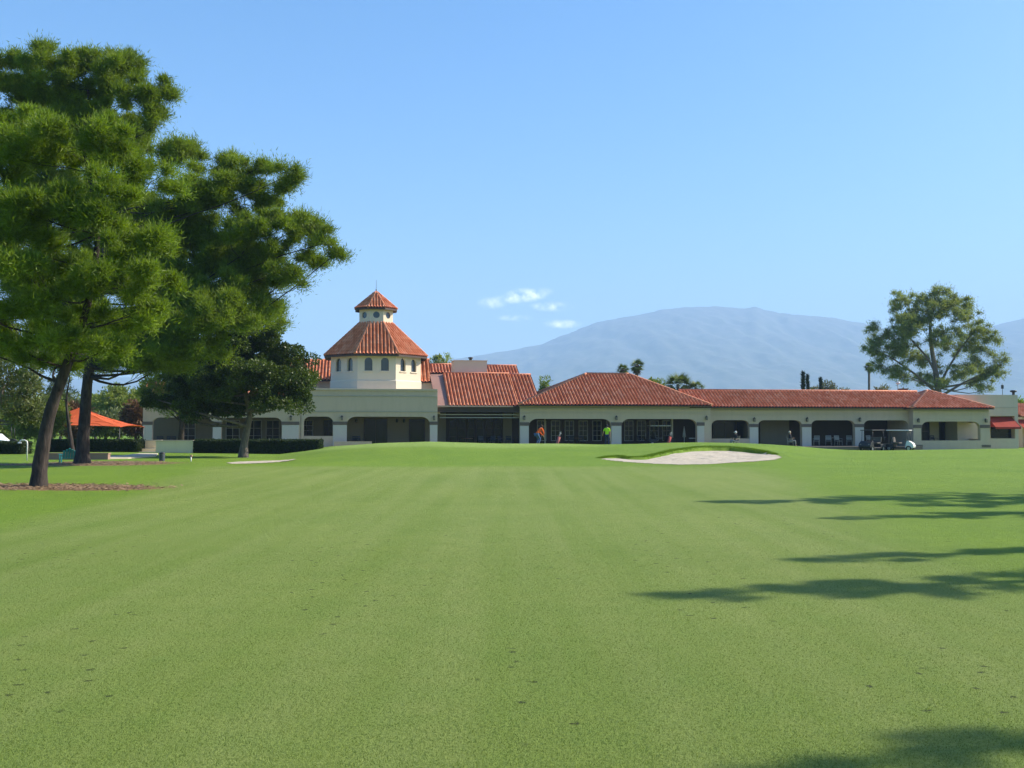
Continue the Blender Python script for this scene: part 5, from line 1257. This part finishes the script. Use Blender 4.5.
Mr = Matrix.Translation(r_.location) @ Matrix.Rotation(2.9, 4, 'Z'); hnd = Mr @ J['pl']; foot = Vector((hnd.x + .12, hnd.y - .05, r_.location.z + .01)); e = empty('putter', foot); m = MB(); m.tube([(0,0,0), hnd - foot, (hnd-foot)*1.15], [.008,.009,.012], 6); m.box(-.06, .05, -.015, .015, -.01, .02); m.build('shaft', M['white'], e); tag(e, 'pale club held by the person in lime yellow', 'golf club', 'golf clubs in hand')
for px, t, ry, top, bot, lab, cp_ in ((735, -1.2, -1.2, 'c_dark', 'c_grey', 'seated person with a pale cap and dark jacket before the first arcade arch', M['c_white']), (790, -1.1, 1.3, 'c_dark', 'c_grey', 'seated person with pale hair and grey trousers before the second arcade arch', None)):
    p = bw(px, t); c = put_chair(px, t, ry, 'patio chair carrying the ' + ('pale-capped' if cp_ else 'pale-haired') + ' seated person')
    q = Vector((p.x, p.y, FL)); person((q.x + .0, q.y, q.z), ry, {'sit': True, 'lean': -.05, 'arml': 'lap', 'armr': 'lap'}, top, bot, 'hairw', lab, cap=cp_, shoes='dark')

# ------------------------------------------------------------------ light, sky, air
w = bpy.data.worlds.new('World'); sc.world = w; w.use_nodes = True; nt = w.node_tree; nt.nodes.clear()
def wn(typ, **k):
    x = nt.nodes.new(typ)
    for a, b in k.items(): setattr(x, a, b)
    return x
def wm(op, a, b=0.0, clamp=False):
    x = wn('ShaderNodeMath', operation=op, use_clamp=clamp)
    for i, v in enumerate((a, b)):
        if isinstance(v, bpy.types.NodeSocket): nt.links.new(v, x.inputs[i])
        else: x.inputs[i].default_value = v
    return x.outputs[0]
sky = wn('ShaderNodeTexSky', sky_type='NISHITA', sun_disc=False); sky.sun_elevation = R(EL); sky.sun_rotation = R(90 - AZ)
sky.altitude = 700; sky.air_density = 1.0; sky.dust_density = 2.2; sky.ozone_density = 3.0
tcn = wn('ShaderNodeTexCoord'); sx = wn('ShaderNodeSeparateXYZ'); nt.links.new(tcn.outputs['Generated'], sx.inputs[0])
yy = wm('MAXIMUM', sx.outputs[1], .05); u = wm('DIVIDE', sx.outputs[0], yy); v = wm('DIVIDE', sx.outputs[2], yy)
nz = wn('ShaderNodeTexNoise'); nz.inputs['Scale'].default_value = 95; nz.inputs['Detail'].default_value = 8; nz.inputs['Roughness'].default_value = .62; nt.links.new(tcn.outputs['Generated'], nz.inputs['Vector'])
tot = None
for px, py, a, b, k in ((526, 295, 20, 7, .85), (510, 299, 16, 5, .5), (492, 303, 15, 6, .45), (552, 306.5, 22, 5, .6), (515, 318, 18, 3.5, .35), (562, 324, 19, 4.6, .6), (541, 292, 12, 5, .3)):
    au, av = ray(px, py); du = wm('DIVIDE', wm('SUBTRACT', u, au), a / F); dv = wm('DIVIDE', wm('SUBTRACT', v, av), b / F)
    q = wm('SUBTRACT', 1.0, wm('ADD', wm('MULTIPLY', du, du), wm('MULTIPLY', dv, dv))); q = wm('MULTIPLY', wm('POWER', wm('MAXIMUM', wm('ADD', q, .3), 0.0), 1.5), k * 1.1)
    tot = q if tot is None else wm('MAXIMUM', tot, q)
ns = wm('MULTIPLY', wm('SUBTRACT', nz.outputs['Fac'], .36), 3.4, True)
msk = wm('MULTIPLY', tot, ns, True)
mixc = wn('ShaderNodeMix', data_type='RGBA'); nt.links.new(msk, mixc.inputs[0]); 
hs = wn('ShaderNodeHueSaturation'); hs.inputs['Hue'].default_value = .5; hs.inputs['Saturation'].default_value = 1.38; hs.inputs['Value'].default_value = 1.0
nt.links.new(sky.outputs[0], hs.inputs['Color']); nt.links.new(hs.outputs[0], mixc.inputs[6]); mixc.inputs[7].default_value = (16, 15.6, 15, 1)
bg = wn('ShaderNodeBackground'); bg.inputs['Strength'].default_value = .112; nt.links.new(mixc.outputs[2], bg.inputs[0])
wo = wn('ShaderNodeOutputWorld'); nt.links.new(bg.outputs[0], wo.inputs[0])
sl = bpy.data.lights.new('sun', 'SUN'); sl.energy = 5.0; sl.angle = R(.53); sl.color = (1.0, .91, .77); so = bpy.data.objects.new('sun', sl); col.objects.link(so)
sd = Vector((math.cos(R(AZ))*math.cos(R(EL)), math.sin(R(AZ))*math.cos(R(EL)), math.sin(R(EL)))); so.rotation_euler = sd.to_track_quat('Z', 'Y').to_euler(); so.location = (40, 10, 60)
# air
m = MB(); m.box(-9200, 9200, -150, 9300, -8, 1150); hz_ = m.build('haze', bpy.data.materials.new('air')); tag(hz_, None, None, None, 'stuff'); hz_['label'] = 'thin blue air between the clubhouse and the mountains'
hm = hz_.data.materials[0]; hm.use_nodes = True; hm.node_tree.nodes.clear(); ho = hm.node_tree.nodes.new('ShaderNodeOutputMaterial'); pv = hm.node_tree.nodes.new('ShaderNodeVolumePrincipled')
pv.inputs['Color'].default_value = (.45, .66, 1.0, 1); pv.inputs['Density'].default_value = .00020; pv.inputs['Anisotropy'].default_value = 0.0
hm.node_tree.links.new(pv.outputs[0], ho.inputs['Volume'])
sc.cycles.volume_bounces = 1; sc.cycles.max_bounces = 8; sc.cycles.transparent_max_bounces = 8
sc.cycles.use_adaptive_sampling = True; sc.cycles.adaptive_threshold = .015
sc.view_settings.view_transform = 'Standard'; sc.view_settings.look = 'None'; sc.view_settings.gamma = 1; sc.view_settings.exposure = 1.0
try: sc.cycles.use_denoising = True
except Exception: pass
